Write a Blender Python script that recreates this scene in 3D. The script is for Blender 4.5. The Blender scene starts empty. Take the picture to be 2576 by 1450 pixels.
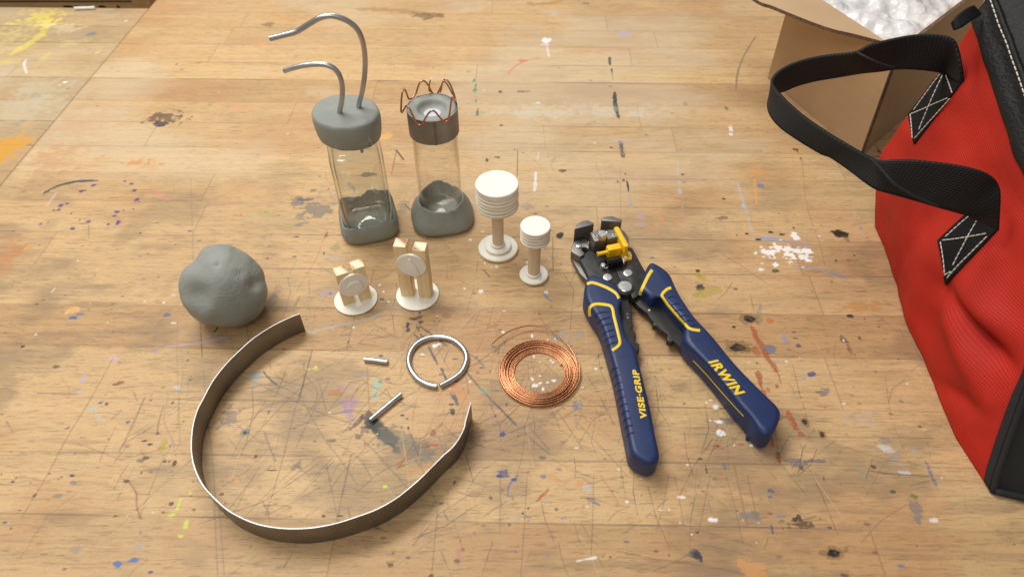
import bpy, bmesh, math, random
import numpy as np
from mathutils import Vector, Matrix, noise as mnoise
from mathutils.bvhtree import BVHTree
random.seed(7)
R = math.radians
SC = bpy.context.scene
COL = SC.collection

# ------------------------------------------------------------------ camera, light, exposure
CAM_H, PITCH = 0.38, 47.0
cd = bpy.data.cameras.new('camera'); cam = bpy.data.objects.new('camera', cd); COL.objects.link(cam)
cam.location = (0, 0, CAM_H); cam.rotation_euler = (R(90-PITCH), 0, 0)
cd.sensor_width = 36; cd.lens = 24.1; cd.clip_start = 0.01; cd.clip_end = 30
cd.dof.use_dof = True; cd.dof.focus_distance = 0.47; cd.dof.aperture_fstop = 11
SC.camera = cam
w = bpy.data.worlds.new('World'); SC.world = w; w.use_nodes = True
w.node_tree.nodes['Background'].inputs[0].default_value = (0.98, 0.94, 0.88, 1)
w.node_tree.nodes['Background'].inputs[1].default_value = 0.28
SC.cycles.transparent_max_bounces = 32
SC.view_settings.view_transform = 'Standard'; SC.view_settings.look = 'None'
SC.view_settings.exposure = 0.0; SC.view_settings.gamma = 1.0
def area(name, loc, tgt, sx, sy, power, color):
    l = bpy.data.lights.new(name, 'AREA'); l.shape = 'RECTANGLE'; l.size = sx; l.size_y = sy
    l.energy = power; l.color = color
    o = bpy.data.objects.new(name, l); COL.objects.link(o); o.location = loc
    o.rotation_euler = (Vector(tgt)-Vector(loc)).to_track_quat('-Z', 'Y').to_euler()
    return o
area('ceiling_light', (-0.52, 1.00, 1.35), (-.05, 0.5, 0), 1.2, 0.35, 23, (1, 0.975, 0.94))
area('ceiling_light', (-0.60, 0.25, 1.75), (0, 0.4, 0), 1.3, 0.35, 7, (1, 0.97, 0.93))
area('ceiling_light', (-0.55, -1.0, 1.6), (0, 0.4, 0), 1.3, 0.35, 8, (1, 0.975, 0.94))

# ------------------------------------------------------------------ measuring helpers (photo measured on a 2575 x 1450 grid)
FP, CX, CY = 1724.0, 1287.5, 725.0
sT, cT = math.sin(R(PITCH)), math.cos(R(PITCH))
def ray(x, y):
    u = (x-CX)/FP; v = (CY-y)/FP
    return Vector((u, cT+v*sT, -sT+v*cT))
CP = Vector((0, 0, CAM_H))
def P(x, y, z=0.0):                       # point at height z
    d = ray(x, y); return CP+d*((z-CAM_H)/d.z)
def Q(x, y, Y):                           # point in the upright plane y = Y
    d = ray(x, y); return CP+d*(Y/d.y)
def QP(x, y, p, n):                       # point in any plane
    d = ray(x, y); return CP+d*((Vector(p)-CP).dot(n)/d.dot(n))
def J(p):
    p = Vector(p)-CP; dep = p.y*cT-p.z*sT; up = p.y*sT+p.z*cT
    return CX+FP*p.x/dep, CY-FP*up/dep
Z0 = lambda x, y: (643.8+x*.2343, y*.2343)
Z1 = lambda x, y: (1904.5+x*.2867, y*.2867)
Z1b = lambda x, y: (1904.5+x*.2867, 335.3+y*.2867)
Z2 = lambda x, y: (737.6+x*.2867, 214.6+y*.2867)
Z3 = lambda x, y: (1140+x*.2498, 388.9+y*.2498)
Z4 = lambda x, y: (804.7+x*.1665, 576.7+y*.1665)
Z5 = lambda x, y: (1394.8+x*.19426, 523.1+y*.19426)
Z6 = lambda x, y: (1421.7+x*.36998, 657.2+y*.36998)
Z7 = lambda x, y: (1005.9+x*.1295, 174.4+y*.1295)
Z8 = lambda x, y: (871.8+x*.2447, 804.7+y*.2447)
ZMA = lambda x, y: (442.6+x*.4347, 764.5+y*.4347)
ZA5 = lambda x, y: (x*.2867, y*.2867)
ZA6 = lambda x, y: (x*.2867, 402.4+y*.2867)
ZBL = lambda x, y: (x*.445, 804.7+y*.445)
ZBR = lambda x, y: (1716.7+x*.4913, 737.7+y*.4913)
ZU = lambda x, y: (1247.3+x*.2867, y*.2867)
ZM = lambda x, y: (1207+x*.2863, 335.3+y*.2863)
ZB = lambda x, y: (1220.5+x*.2655, 1193.7+y*.2655)
ZL = lambda x, y: (603.5+x*.3987, 871.8+y*.3987)

# ------------------------------------------------------------------ mesh helpers
def mesh_obj(name, verts, faces, mat=None, parent=None, smooth=True, recalc=True, solid=0, auto=None, offset=0):
    me = bpy.data.meshes.new(name)
    me.from_pydata([tuple(v) for v in verts], [], faces); me.validate()
    if recalc:
        bm = bmesh.new(); bm.from_mesh(me); bmesh.ops.recalc_face_normals(bm, faces=bm.faces)
        bm.to_mesh(me); bm.free()
    o = bpy.data.objects.new(name, me); COL.objects.link(o)
    for m in (mat if isinstance(mat, (list, tuple)) else [mat]):
        if m: me.materials.append(m)
    if smooth: me.polygons.foreach_set('use_smooth', [True]*len(me.polygons))
    if smooth and auto is not None:
        me.set_sharp_from_angle(angle=R(auto))
    if parent: o.parent = parent; 
    if solid:
        s = o.modifiers.new('solid', 'SOLIDIFY'); s.thickness = solid; s.offset = offset
    return o
def tag(o, label=None, cat=None, group=None, kind=None):
    if label: o['label'] = label
    if cat: o['category'] = cat
    if group: o['group'] = group
    if kind: o['kind'] = kind
    return o
def thing(name, label, cat, loc, group=None):
    o = bpy.data.objects.new(name, None); COL.objects.link(o); o.location = loc
    o.empty_display_size = .01
    return tag(o, label, cat, group)
def par(o, t):
    "parent a part whose mesh is in world coordinates"
    o.parent = t; l = t
    off = Vector((0, 0, 0))
    while l: off += Vector(l.location); l = l.parent
    o.data.transform(Matrix.Translation(-off))
    return o
class MB:
    def __init__(s): s.v = []; s.f = []; s.mi = []
    def add(s, v, f, mi=0):
        n = len(s.v); s.v += [tuple(a) for a in v]; s.f += [tuple(i+n for i in a) for a in f]; s.mi += [mi]*len(f)
    def obj(s, name, mat, t=None, smooth=True, auto=35, recalc=True):
        o = mesh_obj(name, s.v, s.f, mat, None, smooth, recalc, auto=auto)
        if len(s.mi) == len(o.data.polygons): o.data.polygons.foreach_set('material_index', s.mi)
        if t: par(o, t)
        return o
def crom(pts, n=8, closed=False):
    pts = [Vector(p) for p in pts]; N = len(pts); out = []
    rng = range(N if closed else N-1)
    for i in rng:
        g = (lambda k: pts[k % N]) if closed else (lambda k: pts[min(max(k, 0), N-1)])
        p0, p1, p2, p3 = g(i-1), g(i), g(i+1), g(i+2)
        for k in range(n):
            t = k/n
            out.append(.5*((2*p1)+(p2-p0)*t+(2*p0-5*p1+4*p2-p3)*t*t+(3*p1-p0-3*p2+p3)*t**3))
    if not closed: out.append(pts[-1])
    return out
def tube(pts, r, n=12, closed=False, rf=None):
    pts = [Vector(p) for p in pts]; N = len(pts); V = []; F = []
    up = None
    for i, p in enumerate(pts):
        a = pts[(i-1) % N] if closed or i > 0 else p
        b = pts[(i+1) % N] if closed or i < N-1 else p
        t = (b-a).normalized()
        if up is None: up = t.orthogonal().normalized()
        up = (up-t*up.dot(t)).normalized(); s = t.cross(up)
        rr = rf(i/(N-1)) if rf else r
        for k in range(n):
            q = 2*math.pi*k/n; V.append(p+(up*math.cos(q)+s*math.sin(q))*rr)
    for i in range(N if closed else N-1):
        for k in range(n):
            a = i*n+k; b = i*n+(k+1) % n; j = ((i+1) % N)*n
            F.append((a, b, j+(k+1) % n, j+k))
    if not closed:
        F.append(tuple(range(n))[::-1]); F.append(tuple((N-1)*n+k for k in range(n)))
    return V, F
def soft_pillow(outline, z0, z1, r, n, rb):
    "as pillow, for deep roundings: each ring is stepped inward and relaxed"
    pts = [Vector((p[0], p[1])) for p in outline]
    if sum(pts[i].cross(pts[(i+1) % len(pts)]) for i in range(len(pts))) < 0: pts.reverse()
    N = len(pts)
    def step(P_, d):
        out = []
        for i in range(N):
            e = P_[(i+2) % N]-P_[i-2]; e.normalize(); out.append(P_[i]-Vector((e.y, -e.x))*d)
        for _ in range(3): out = [out[i]*.5+(out[i-1]+out[(i+1) % N])*.25 for i in range(N)]
        return out
    def seq(rad):
        R_ = [(pts, rad)]; cur = pts; prev = 0
        for k in range(1, n+1):
            q = math.pi/2*k/n; ins = rad*(1-math.cos(q)); cur = step(cur, ins-prev); prev = ins; R_.append((cur, rad*(1-math.sin(q))))
        return R_
    rings = [[(p.x, p.y, z0+dz) for p in P_] for P_, dz in seq(rb)][::-1]+[[(p.x, p.y, z1-dz) for p in P_] for P_, dz in seq(r)]
    V = [v for r_ in rings for v in r_]; K = len(rings); F = []
    for j in range(K-1):
        for i in range(N):
            a = j*N+i; b = j*N+(i+1) % N; F.append((a, b, b+N, a+N))
    F.append(tuple(range(N))[::-1]); F.append(tuple((K-1)*N+i for i in range(N)))
    return V, F
def pillow(outline, z0, z1, r=.001, n=4, rb=0, ang=None):
    "prism over a polygon (world x, y) with its top edge rounded by r and its bottom edge by rb"
    pts = [Vector((p[0], p[1])) for p in outline]
    A = sum(pts[i].cross(pts[(i+1) % len(pts)]) for i in range(len(pts)))
    if A < 0: pts.reverse()
    N = len(pts)
    nor = []
    for i in range(N):
        a, b, c_ = pts[i-1], pts[i], pts[(i+1) % N]
        e1 = (b-a).normalized(); e2 = (c_-b).normalized()
        n1 = Vector((e1.y, -e1.x)); n2 = Vector((e2.y, -e2.x))
        m = n1+n2
        m = m/max(.35, m.dot(n1)) if m.length > 1e-6 else n1
        nor.append(m)
    rings = []
    if rb:
        for k in range(n+1):
            q = math.pi/2*k/n; rings.append((rb*(1-math.sin(q)), z0+rb*(1-math.cos(q))))
    else: rings.append((0, z0))
    for k in range(n+1):
        q = math.pi/2*k/n; rings.append((r*(1-math.cos(q)), z1-r*(1-math.sin(q))))
    V = []; F = []
    for ins, z in rings:
        for p, m in zip(pts, nor): q = p-m*ins; V.append((q.x, q.y, z))
    K = len(rings)
    for j in range(K-1):
        for i in range(N):
            a = j*N+i; b = j*N+(i+1) % N; F.append((a, b, b+N, a+N))
    F.append(tuple(range(N))[::-1]); F.append(tuple((K-1)*N+i for i in range(N)))
    return V, F
def lathe(prof, cx=0, cy=0, n=64, rfun=None):
    V = []; F = []; K = len(prof)
    for j, (r, z) in enumerate(prof):
        for i in range(n):
            q = 2*math.pi*i/n; rr = r*(rfun(q, j/(K-1)) if rfun else 1)
            V.append((cx+rr*math.cos(q), cy+rr*math.sin(q), z))
    for j in range(K-1):
        for i in range(n):
            a = j*n+i; b = j*n+(i+1) % n; F.append((a, b, b+n, a+n))
    if prof[0][0] > 1e-6: F.append(tuple(range(n))[::-1])
    if prof[-1][0] > 1e-6: F.append(tuple((K-1)*n+i for i in range(n)))
    return V, F
def disc_prof(r, z0, z1, b=.0004):
    return [(r-b, z0), (r, z0+b), (r, z1-b), (r-b, z1)]
def box(cx, cy, cz, sx, sy, sz, rz=0):
    V = []; c_, s_ = math.cos(rz), math.sin(rz)
    for z in (-1, 1):
        for x, y in ((-1, -1), (1, -1), (1, 1), (-1, 1)):
            X, Y = x*sx/2, y*sy/2; V.append((cx+X*c_-Y*s_, cy+X*s_+Y*c_, cz+z*sz/2))
    return V, [(3, 2, 1, 0), (4, 5, 6, 7), (0, 1, 5, 4), (1, 2, 6, 5), (2, 3, 7, 6), (3, 0, 4, 7)]
def grid(rows):
    V = [p for r in rows for p in r]; m = len(rows[0]); F = []
    for j in range(len(rows)-1):
        for i in range(m-1):
            a = j*m+i; F.append((a, a+1, a+m+1, a+m))
    return V, F

# ------------------------------------------------------------------ materials
class NT:
    def __init__(s, name):
        s.m = bpy.data.materials.new(name); s.m.use_nodes = True; s.t = s.m.node_tree
        s.b = s.t.nodes['Principled BSDF']; s.out = s.t.nodes['Material Output']
        s.co = None
    def n(s, typ, **kw):
        nd = s.t.nodes.new(typ)
        for k, v in kw.items():
            if hasattr(nd, k): setattr(nd, k, v)
        return nd
    def l(s, a, b): s.t.links.new(a, b)
    def coord(s, scale=(1, 1, 1), rot=(0, 0, 0)):
        if not s.co: s.co = s.n('ShaderNodeTexCoord')
        m = s.n('ShaderNodeMapping'); m.inputs['Scale'].default_value = scale; m.inputs['Rotation'].default_value = rot
        s.l(s.co.outputs['Object'], m.inputs[0]); return m.outputs[0]
    def noise(s, scale, detail=4, rough=.55, vec=None, dist=0):
        nd = s.n('ShaderNodeTexNoise'); nd.inputs['Scale'].default_value = scale
        nd.inputs['Detail'].default_value = detail; nd.inputs['Roughness'].default_value = rough
        nd.inputs['Distortion'].default_value = dist
        s.l(vec if vec else s.coord(), nd.inputs['Vector']); return nd.outputs['Fac']
    def ramp(s, fac, stops):
        r = s.n('ShaderNodeValToRGB'); e = r.color_ramp.elements
        while len(e) > 1: e.remove(e[-1])
        e[0].position = stops[0][0]; e[0].color = tuple(stops[0][1])+(1,)
        for p, c_ in stops[1:]:
            x = e.new(p); x.color = tuple(c_)+(1,)
        s.l(fac, r.inputs[0]); return r.outputs[0]
    def mix(s, fac, a, b, mode='MIX'):
        m = s.n('ShaderNodeMix'); m.data_type = 'RGBA'; m.blend_type = mode
        for sock, v in ((m.inputs[0], fac), (m.inputs[6], a), (m.inputs[7], b)):
            if hasattr(v, 'links'): s.l(v, sock)
            elif isinstance(v, (int, float)): sock.default_value = v
            else: sock.default_value = tuple(v)+(1,)
        return m.outputs[2]
    def math(s, op, a, b=None, clamp=False):
        m = s.n('ShaderNodeMath'); m.operation = op; m.use_clamp = clamp
        for i, v in enumerate((a, b)):
            if v is None: continue
            if hasattr(v, 'links'): s.l(v, m.inputs[i])
            else: m.inputs[i].default_value = v
        return m.outputs[0]
    def bump(s, h, strength=.3, dist=.0005, prev=None):
        b = s.n('ShaderNodeBump'); b.inputs['Strength'].default_value = strength; b.inputs['Distance'].default_value = dist
        s.l(h, b.inputs['Height'])
        if prev: s.l(prev, b.inputs['Normal'])
        return b.outputs[0]
    def set(s, **kw):
        for k, v in kw.items():
            i = s.b.inputs[{'col': 'Base Color', 'rough': 'Roughness', 'metal': 'Metallic', 'nor': 'Normal',
                            'spec': 'Specular IOR Level', 'coat': 'Coat Weight', 'sheen': 'Sheen Weight',
                            'sss': 'Subsurface Weight', 'alpha': 'Alpha', 'aniso': 'Anisotropic', 'trans': 'Transmission Weight'}[k]]
            if hasattr(v, 'links'): s.l(v, i)
            elif isinstance(v, (int, float)): i.default_value = v
            else: i.default_value = tuple(v)+(1,)
        return s.m
def sc(c, k): return tuple(a*k for a in c)
def simple(name, col, rough, metal=0, var=.15, nscale=60, bumps=.15, bscale=800, bdist=.0003, rvar=.08, **kw):
    t = NT(name); nz = t.noise(nscale, 5)
    c_ = t.ramp(nz, [(.3, sc(col, 1-var)), (.7, sc(col, 1+var))])
    rg = t.math('ADD', t.math('MULTIPLY', t.noise(nscale*3, 4), rvar*2), rough-rvar)
    b = t.bump(t.noise(bscale, 4), bumps, bdist)
    return t.set(col=c_, rough=rg, metal=metal, nor=b, **kw)
M = {}
def clay(name, col):
    t = NT(name)
    v = t.noise(45, 6, .6); v2 = t.noise(18, 3)
    c_ = t.ramp(v, [(.3, sc(col, .88)), (.7, sc(col, 1.1))])
    c_ = t.mix(t.math('MULTIPLY', v2, .25), c_, sc(col, 1.25))
    # smears and fingerprints: stretched ridged noise
    sm = t.noise(1, 5, .6, t.coord((60, 260, 260), (0, .2, .5)), 1.2)
    cr = t.n('ShaderNodeTexVoronoi'); cr.feature = 'DISTANCE_TO_EDGE'; cr.inputs['Scale'].default_value = 55
    wob = t.mix(.012, t.coord(), t.n('ShaderNodeTexNoise').outputs['Color'], 'ADD')
    t.l(wob, cr.inputs['Vector'])
    crk = t.math('MULTIPLY', t.math('SUBTRACT', 1, t.math('MULTIPLY', cr.outputs['Distance'], 22), True), t.math('GREATER_THAN', t.noise(40, 2), .56))
    b = t.bump(t.noise(90, 5), .12, .0006)
    b = t.bump(sm, .35, .0005, b)
    b = t.bump(crk, -.25, .0003, b)
    b = t.bump(t.noise(1500, 3), .12, .0002, b)
    return t.set(col=c_, rough=.58, nor=b, spec=.35)
M['clay'] = clay('grey_clay', (.272, .283, .254))
M['clay_base'] = clay('grey_clay_dark', (.245, .258, .228))
def thin_glass(name, tint, edge, k=.9, base=.04):
    t = NT(name); t.t.nodes.remove(t.b)
    lw = t.n('ShaderNodeLayerWeight'); lw.inputs['Blend'].default_value = .5
    f5 = t.math('POWER', lw.outputs['Facing'], 4.0)
    fac = t.math('ADD', t.math('MULTIPLY', f5, k), base, True)
    tr = t.n('ShaderNodeBsdfTransparent'); gl = t.n('ShaderNodeBsdfGlossy'); gl.inputs['Roughness'].default_value = .03
    t.l(t.ramp(lw.outputs['Facing'], [(0, tint), (.6, tint), (.97, edge)]), tr.inputs[0])
    nb = t.bump(t.noise(60, 2), .06, .001); t.l(nb, gl.inputs['Normal'])
    mx = t.n('ShaderNodeMixShader'); t.l(fac, mx.inputs[0]); t.l(tr.outputs[0], mx.inputs[1]); t.l(gl.outputs[0], mx.inputs[2])
    t.l(mx.outputs[0], t.out.inputs[0]); return t.m
M['glass'] = thin_glass('bottle_glass', (.985, .995, .985), (.66, .72, .66), 1.0, .10)
M['acrylic'] = thin_glass('clear_tube', (.99, .985, .975), (.84, .82, .78), .5, .03)
def metal(name, col, rough, aniso=0, sx=(400, 400, 30), scr=.15, rv=.22):
    t = NT(name)
    s_ = t.noise(1, 4, .6, t.coord(sx)); v = t.noise(50, 5)
    c_ = t.ramp(v, [(.3, sc(col, .8)), (.7, sc(col, 1.1))])
    rg = t.math('ADD', t.math('MULTIPLY', s_, rv), rough-rv*.45)
    return t.set(col=c_, rough=rg, metal=1, nor=t.bump(s_, scr, .0002))
M['alu'] = metal('aluminium_wire', (.54, .55, .57), .34, sx=(60, 60, 60), scr=.03, rv=.1)
M['alu_dark'] = metal('aluminium_rod', (.52, .52, .53), .32, sx=(60, 60, 60), scr=.03, rv=.08)
M['strip'] = metal('dull_steel_strip', (.255, .238, .218), .44, sx=(60, 60, 900), scr=.1)
M['strip_edge'] = metal('bright_cut_edge', (.40, .40, .41), .45, sx=(60, 60, 60), scr=.02, rv=.1)
M['collar'] = metal('sooty_sheet_metal', (.28, .268, .25), .55, sx=(60, 60, 200), scr=.05)
M['copper'] = metal('copper_wire', (.58, .275, .135), .30, sx=(60, 60, 60), scr=.03, rv=.1)
M['copper_dark'] = metal('aged_copper', (.56, .26, .17), .32, sx=(60, 60, 60), scr=.03, rv=.1)
M['rivet'] = metal('bright_rivet', (.80, .80, .78), .30, sx=(200, 200, 200), scr=.4)
M['gun'] = metal('gunmetal_steel', (.25, .24, .225), .52, sx=(200, 60, 200), scr=.2)
def woody(name, c1, c2, vscale, ring=0, rough=.6, bump=.1, axis=(1, 1, 1), dist=.5):
    t = NT(name); g = t.noise(1, 6, .65, t.coord(vscale), dist)
    c_ = t.ramp(g, [(.3, c1), (.65, c2)])
    c_ = t.mix(t.math('MULTIPLY', t.ramp(t.noise(70, 4), [(.50, (0, 0, 0)), (.72, (1, 1, 1))]), .30), c_, (c1[0]*.90, c1[1]*.80, c1[2]*.62))
    return t.set(col=c_, rough=rough, nor=t.bump(g, bump, .0003))
M['birch'] = woody('pale_birch', (.82, .79, .68), (.88, .86, .77), (250, 60, 60), rough=.6)
M['birch_edge'] = woody('birch_ply_edge', (.55, .43, .27), (.84, .77, .61), (60, 60, 900), rough=.7, bump=.3)
M['dowel'] = woody('dowel_wood', (.60, .46, .31), (.70, .56, .40), (400, 400, 25), rough=.5)
M['pine'] = woody('pine_side', (.68, .46, .20), (.86, .68, .40), (230, 230, 12), rough=.55, dist=.2)
def endgrain():
    t = NT('pine_end_grain'); wv = t.n('ShaderNodeTexWave'); wv.wave_type = 'BANDS'; wv.bands_direction = 'DIAGONAL'
    wv.inputs['Scale'].default_value = 36; wv.inputs['Distortion'].default_value = 2.5; wv.inputs['Detail'].default_value = 4
    wv.inputs['Detail Scale'].default_value = 60
    t.l(t.coord((1, 1, 0)), wv.inputs['Vector'])
    c_ = t.ramp(wv.outputs['Fac'], [(.14, (.36, .19, .09)), (.28, (.50, .31, .17)), (.38, (.80, .66, .44)), (.9, (.86, .75, .55))])
    c_ = t.mix(t.ramp(t.noise(900, 3), [(.45, (0, 0, 0)), (.6, (1, 1, 1))]), (.40, .22, .12), c_) if False else c_
    return t.set(col=c_, rough=.75, nor=t.bump(t.noise(1800, 3), .4, .0004))
M['pine_end'] = endgrain()
M['black_plate'] = simple('black_oxide_plate', (.022, .021, .020), .48, 0, .35, 220, .35, 3000, .0002, spec=.5)
M['blue'] = simple('navy_rubber_grip', (.010, .026, .098), .46, 0, .12, 60, .12, 3500, .00015, spec=.45)
M['blue_line'] = simple('navy_groove_shade', (.007, .014, .06), .5, 0, .1, 60, .1, 3000)
M['yellow'] = simple('yellow_plastic', (.86, .50, .012), .38, 0, .06, 90, .1, 2000, .0002)
M['yellow_flat'] = simple('yellow_inlay', (.82, .56, .012), .45, 0, .06, 200, .1, 2000, .0002)
M['spring'] = simple('black_spring_steel', (.015, .015, .015), .28, .6, .2, 200, .1)
M['dot_red'] = simple('faded_red_dot', (.45, .12, .10), .6)
M['dot_blue'] = simple('faded_blue_dot', (.12, .22, .32), .6)
M['dot_cream'] = simple('cream_dot', (.75, .55, .30), .6)
def cloth(name, col, sx, sy, rough=.8, bs=.6, bd=.0006, rot=(0, 0, 0), use='Object'):
    t = NT(name); uv = t.n('ShaderNodeUVMap'); uv.uv_map = 'UVMap'
    mp = t.n('ShaderNodeMapping'); mp.inputs['Scale'].default_value = (sx, sy, 1); t.l(uv.outputs[0], mp.inputs[0])
    sep = t.n('ShaderNodeSeparateXYZ'); t.l(mp.outputs[0], sep.inputs[0])
    a = t.math('SINE', sep.outputs[0]); b = t.math('SINE', sep.outputs[1])
    h = t.math('ADD', t.math('MULTIPLY', t.math('ABSOLUTE', a), .6), t.math('ABSOLUTE', b))
    nz = t.noise(25, 4)
    c_ = t.ramp(nz, [(.3, sc(col, .82)), (.7, sc(col, 1.12))])
    c_ = t.mix(t.math('MULTIPLY', h, .5, True), sc(col, .62), c_)
    return t.set(col=c_, rough=rough, nor=t.bump(h, bs, bd), spec=.3)
M['red_cloth'] = cloth('red_woven_nylon', (.56, .022, .010), 1900, 1900, .68, .4, .0005)
M['webbing'] = cloth('black_webbing', (.013, .013, .0135), 1500, 3200, .65, .7, .0007)
M['tab'] = cloth('black_tab_webbing', (.006, .006, .007), 2400, 2400, .8, .6, .0006)
M['leather'] = simple('black_leather', (.009, .009, .009), .58, 0, .2, 60, .7, 420, .0014, spec=.3)
M['black_cloth'] = simple('black_canvas', (.014, .014, .015), .8, 0, .2, 60, .5, 1500, .0006)
M['thread'] = simple('cream_thread', (.62, .59, .52), .8, 0, .1, 200, .3, 3000)
def cardboard(name, col):
    t = NT(name); g = t.noise(1, 4, .6, t.coord((9, 9, 300))); v = t.noise(12, 3)
    c_ = t.ramp(t.math('ADD', t.math('MULTIPLY', g, .3), t.math('MULTIPLY', v, .7)), [(.3, sc(col, .86)), (.7, sc(col, 1.1))])
    return t.set(col=c_, rough=.82, nor=t.bump(g, .12, .0006))
M['card'] = cardboard('brown_cardboard', (.48, .32, .18))
M['card_edge'] = simple('corrugated_edge', (.15, .09, .05), .9, 0, .6, 500, .6, 1500, .001)
t = NT('bubble_film')
vz = t.n('ShaderNodeTexVoronoi'); vz.inputs['Scale'].default_value = 110; t.l(t.coord(), vz.inputs['Vector'])
M['bubble'] = t.set(col=t.ramp(t.noise(30, 5), [(.3, (.62, .59, .59)), (.7, (.84, .82, .81))]), rough=.25,
                    nor=t.bump(t.noise(100, 4, .5, None, 1.0), .55, .003, t.bump(vz.outputs['Distance'], .5, .003)), coat=.4)
M['white'] = simple('white_plastic', (.82, .82, .80), .4, 0, .04)
M['frost'] = simple('frosted_disc', (.52, .55, .62), .35, 0, .08, 200)
M['ink'] = simple('black_ink', (.015, .013, .012), .6)
M['floor'] = simple('dim_floor', (.16, .15, .135), .7, 0, .3, 6)
M['old_wood'] = woody('old_crate_wood', (.22, .13, .05), (.36, .22, .09), (6, 60, 120), rough=.7)

# ------------------------------------------------------------------ workbench surface: boards, wear and paint marks
rng = np.random.default_rng(11)
PHI = R(-1.1); cP, sP = math.cos(PHI), math.sin(PHI)
def w2t(x, y): return x*cP+y*sP, -x*sP+y*cP          # world -> table axes (a along boards, b across)
def t2w(a, b): return a*cP-b*sP, a*sP+b*cP
_lat = {}
def vnoise(x, y, seed):
    if seed not in _lat: _lat[seed] = np.random.default_rng(1000+seed).random((256, 256)).astype(np.float32)
    L = _lat[seed]; xi = np.floor(x).astype(np.int64); yi = np.floor(y).astype(np.int64)
    fx = (x-xi).astype(np.float32); fy = (y-yi).astype(np.float32); fx = fx*fx*(3-2*fx); fy = fy*fy*(3-2*fy)
    a = L[xi & 255, yi & 255]; b = L[(xi+1) & 255, yi & 255]; c_ = L[xi & 255, (yi+1) & 255]; d = L[(xi+1) & 255, (yi+1) & 255]
    return (a*(1-fx)+b*fx)*(1-fy)+(c_*(1-fx)+d*fx)*fy
def fbm(x, y, seed, o=4, g=.55):
    s_ = 0; a = 1; t_ = 0
    for k in range(o): s_ = s_+a*vnoise(x*2**k+17*k, y*2**k+31*k, seed+k); t_ += a; a *= g
    return s_/t_
SEAMY = [66, 107, 152, 195, 252, 304, 366, 432, 503, 582, 667, 764, 872, 1001, 1138, 1295]
PITCHB = .0401
bs_ = [w2t(*P(150 if y < 860 else 300, y)[:2])[1] for y in SEAMY]
SEAMS = sorted(bs_+[min(bs_)-k*PITCHB for k in range(1, 8)]+[max(bs_)+k*PITCHB for k in range(1, 30)])
E_ = lambda *p: w2t(*P(*p)[:2])[0]
FIX = {}
def rowof(y, x=700): return int(np.searchsorted(SEAMS, w2t(*P(x, y)[:2])[1]))
for (x, y) in ((769, 940), (332, 1066), (525, 468), (578, 87), (1301, 408), (1390, 635), (1502, 545), (2000, 640), (60, 468), (505, 545)):
    FIX.setdefault(rowof(y, x), []).append(E_(x, y))
ROWTONE = {}
for y, tn in ((87, -.10), (130, .25), (174, .35), (224, -.12), (278, .15), (335, .02), (399, .22), (468, .0), (542, .12), (625, -.08),
              (716, .02), (818, -.26), (936, .22), (1070, .10), (1216, .12), (1340, -.12)):
    ROWTONE[rowof(y)] = tn
SPOTS = []   # (kind, data...)
def srcpts(Z, pts, z=0): return [w2t(*P(*(Z(*p) if Z else p), z)[:2]) for p in pts]
def scale_at(Z, p):
    x, y = Z(*p) if Z else p
    d = (P(x+1, y)-P(x, y)).length; e = (P(x, y+1)-P(x, y)).length
    k = 1.0
    if Z: k = abs(Z(1, 0)[0]-Z(0, 0)[0])
    return d*k, e*k
def blob(Z, x, y, rx, ry, col, a=.9, rag=.5, rot=0):
    s = scale_at(Z, (x, y)); c_ = srcpts(Z, [(x, y)])[0]
    SPOTS.append(('b', c_, rx*s[0], ry*s[1], R(rot), col, a, rag))
def stroke(Z, pts, wpx, col, a=.9, rag=.5, dry=0):
    s = scale_at(Z, pts[len(pts)//2]); SPOTS.append(('s', srcpts(Z, pts), wpx*(s[0]+s[1])/4, 0, 0, col, a, rag, dry))
BK = (.035, .035, .045); NV = (.05, .07, .20); PU = (.10, .05, .17); OR = (.55, .20, .045); BR = (.22, .09, .03)
RD = (.38, .07, .03); WH = (.78, .77, .75); YE = (.62, .50, .06); OL = (.34, .26, .03); GR = (.25, .38, .24); BL = (.22, .33, .48)
DK = (.05, .035, .03); LP = (.50, .36, .60); LM = (.60, .72, .08); TQ = (.30, .44, .42); GY = (.22, .22, .22)
# upper left
blob(ZA5, 1455, 1030, 120, 40, (.12, .07, .05), .85, .9); blob(ZA5, 1400, 1085, 45, 16, (.06, .05, .07), .8, .8)
blob(ZA5, 790, 300, 35, 10, (.22, .26, .30), .7, .6)
stroke(ZA5, [(2210, 410), (2339, 385)], 16, (.75, .26, .10), .8); stroke(ZA5, [(1720, 665), (1900, 662)], 10, (.42, .42, .12), .6)
blob(ZA5, 1550, 563, 9, 9, NV, .7, .2); stroke(ZA5, [(1820, 500), (1935, 505)], 10, OR, .45)
blob(ZA5, 870, 1390, 110, 18, OR, .45, .7); blob(ZA6, 1200, 30, 150, 22, OR, .6, .8); blob(ZA6, 1330, 60, 60, 30, OR, .3, .7)
blob(ZA5, 2100, 930, 120, 30, (.62, .30, .16), .4, .8); blob(ZA5, 450, 1400, 230, 90, (.45, .20, .09), .35, .9)
blob(ZA5, 1500, 60, 80, 90, (.55, .28, .15), .4, .8); blob(ZA5, 700, 1100, 260, 160, (.55, .28, .16), .3, .8)
stroke(Z0, [(600, 325), (760, 303), (930, 285)], 22, (.60, .16, .12), .5, .8, .5)
stroke(Z0, [(1060, 95), (1350, 110), (1700, 130), (2020, 190)], 60, (.30, .15, .05), .55, .9, .4); blob(Z0, 1820, 170, 130, 28, (.10, .06, .04), .6, .9)
blob(Z0, 120, 260, 70, 22, (.14, .07, .05), .6, .8); blob(Z0, 300, 200, 260, 55, (.55, .27, .09), .4, .8)
blob(Z0, 2220, 330, 180, 110, (.60, .36, .18), .3, .6)
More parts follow.
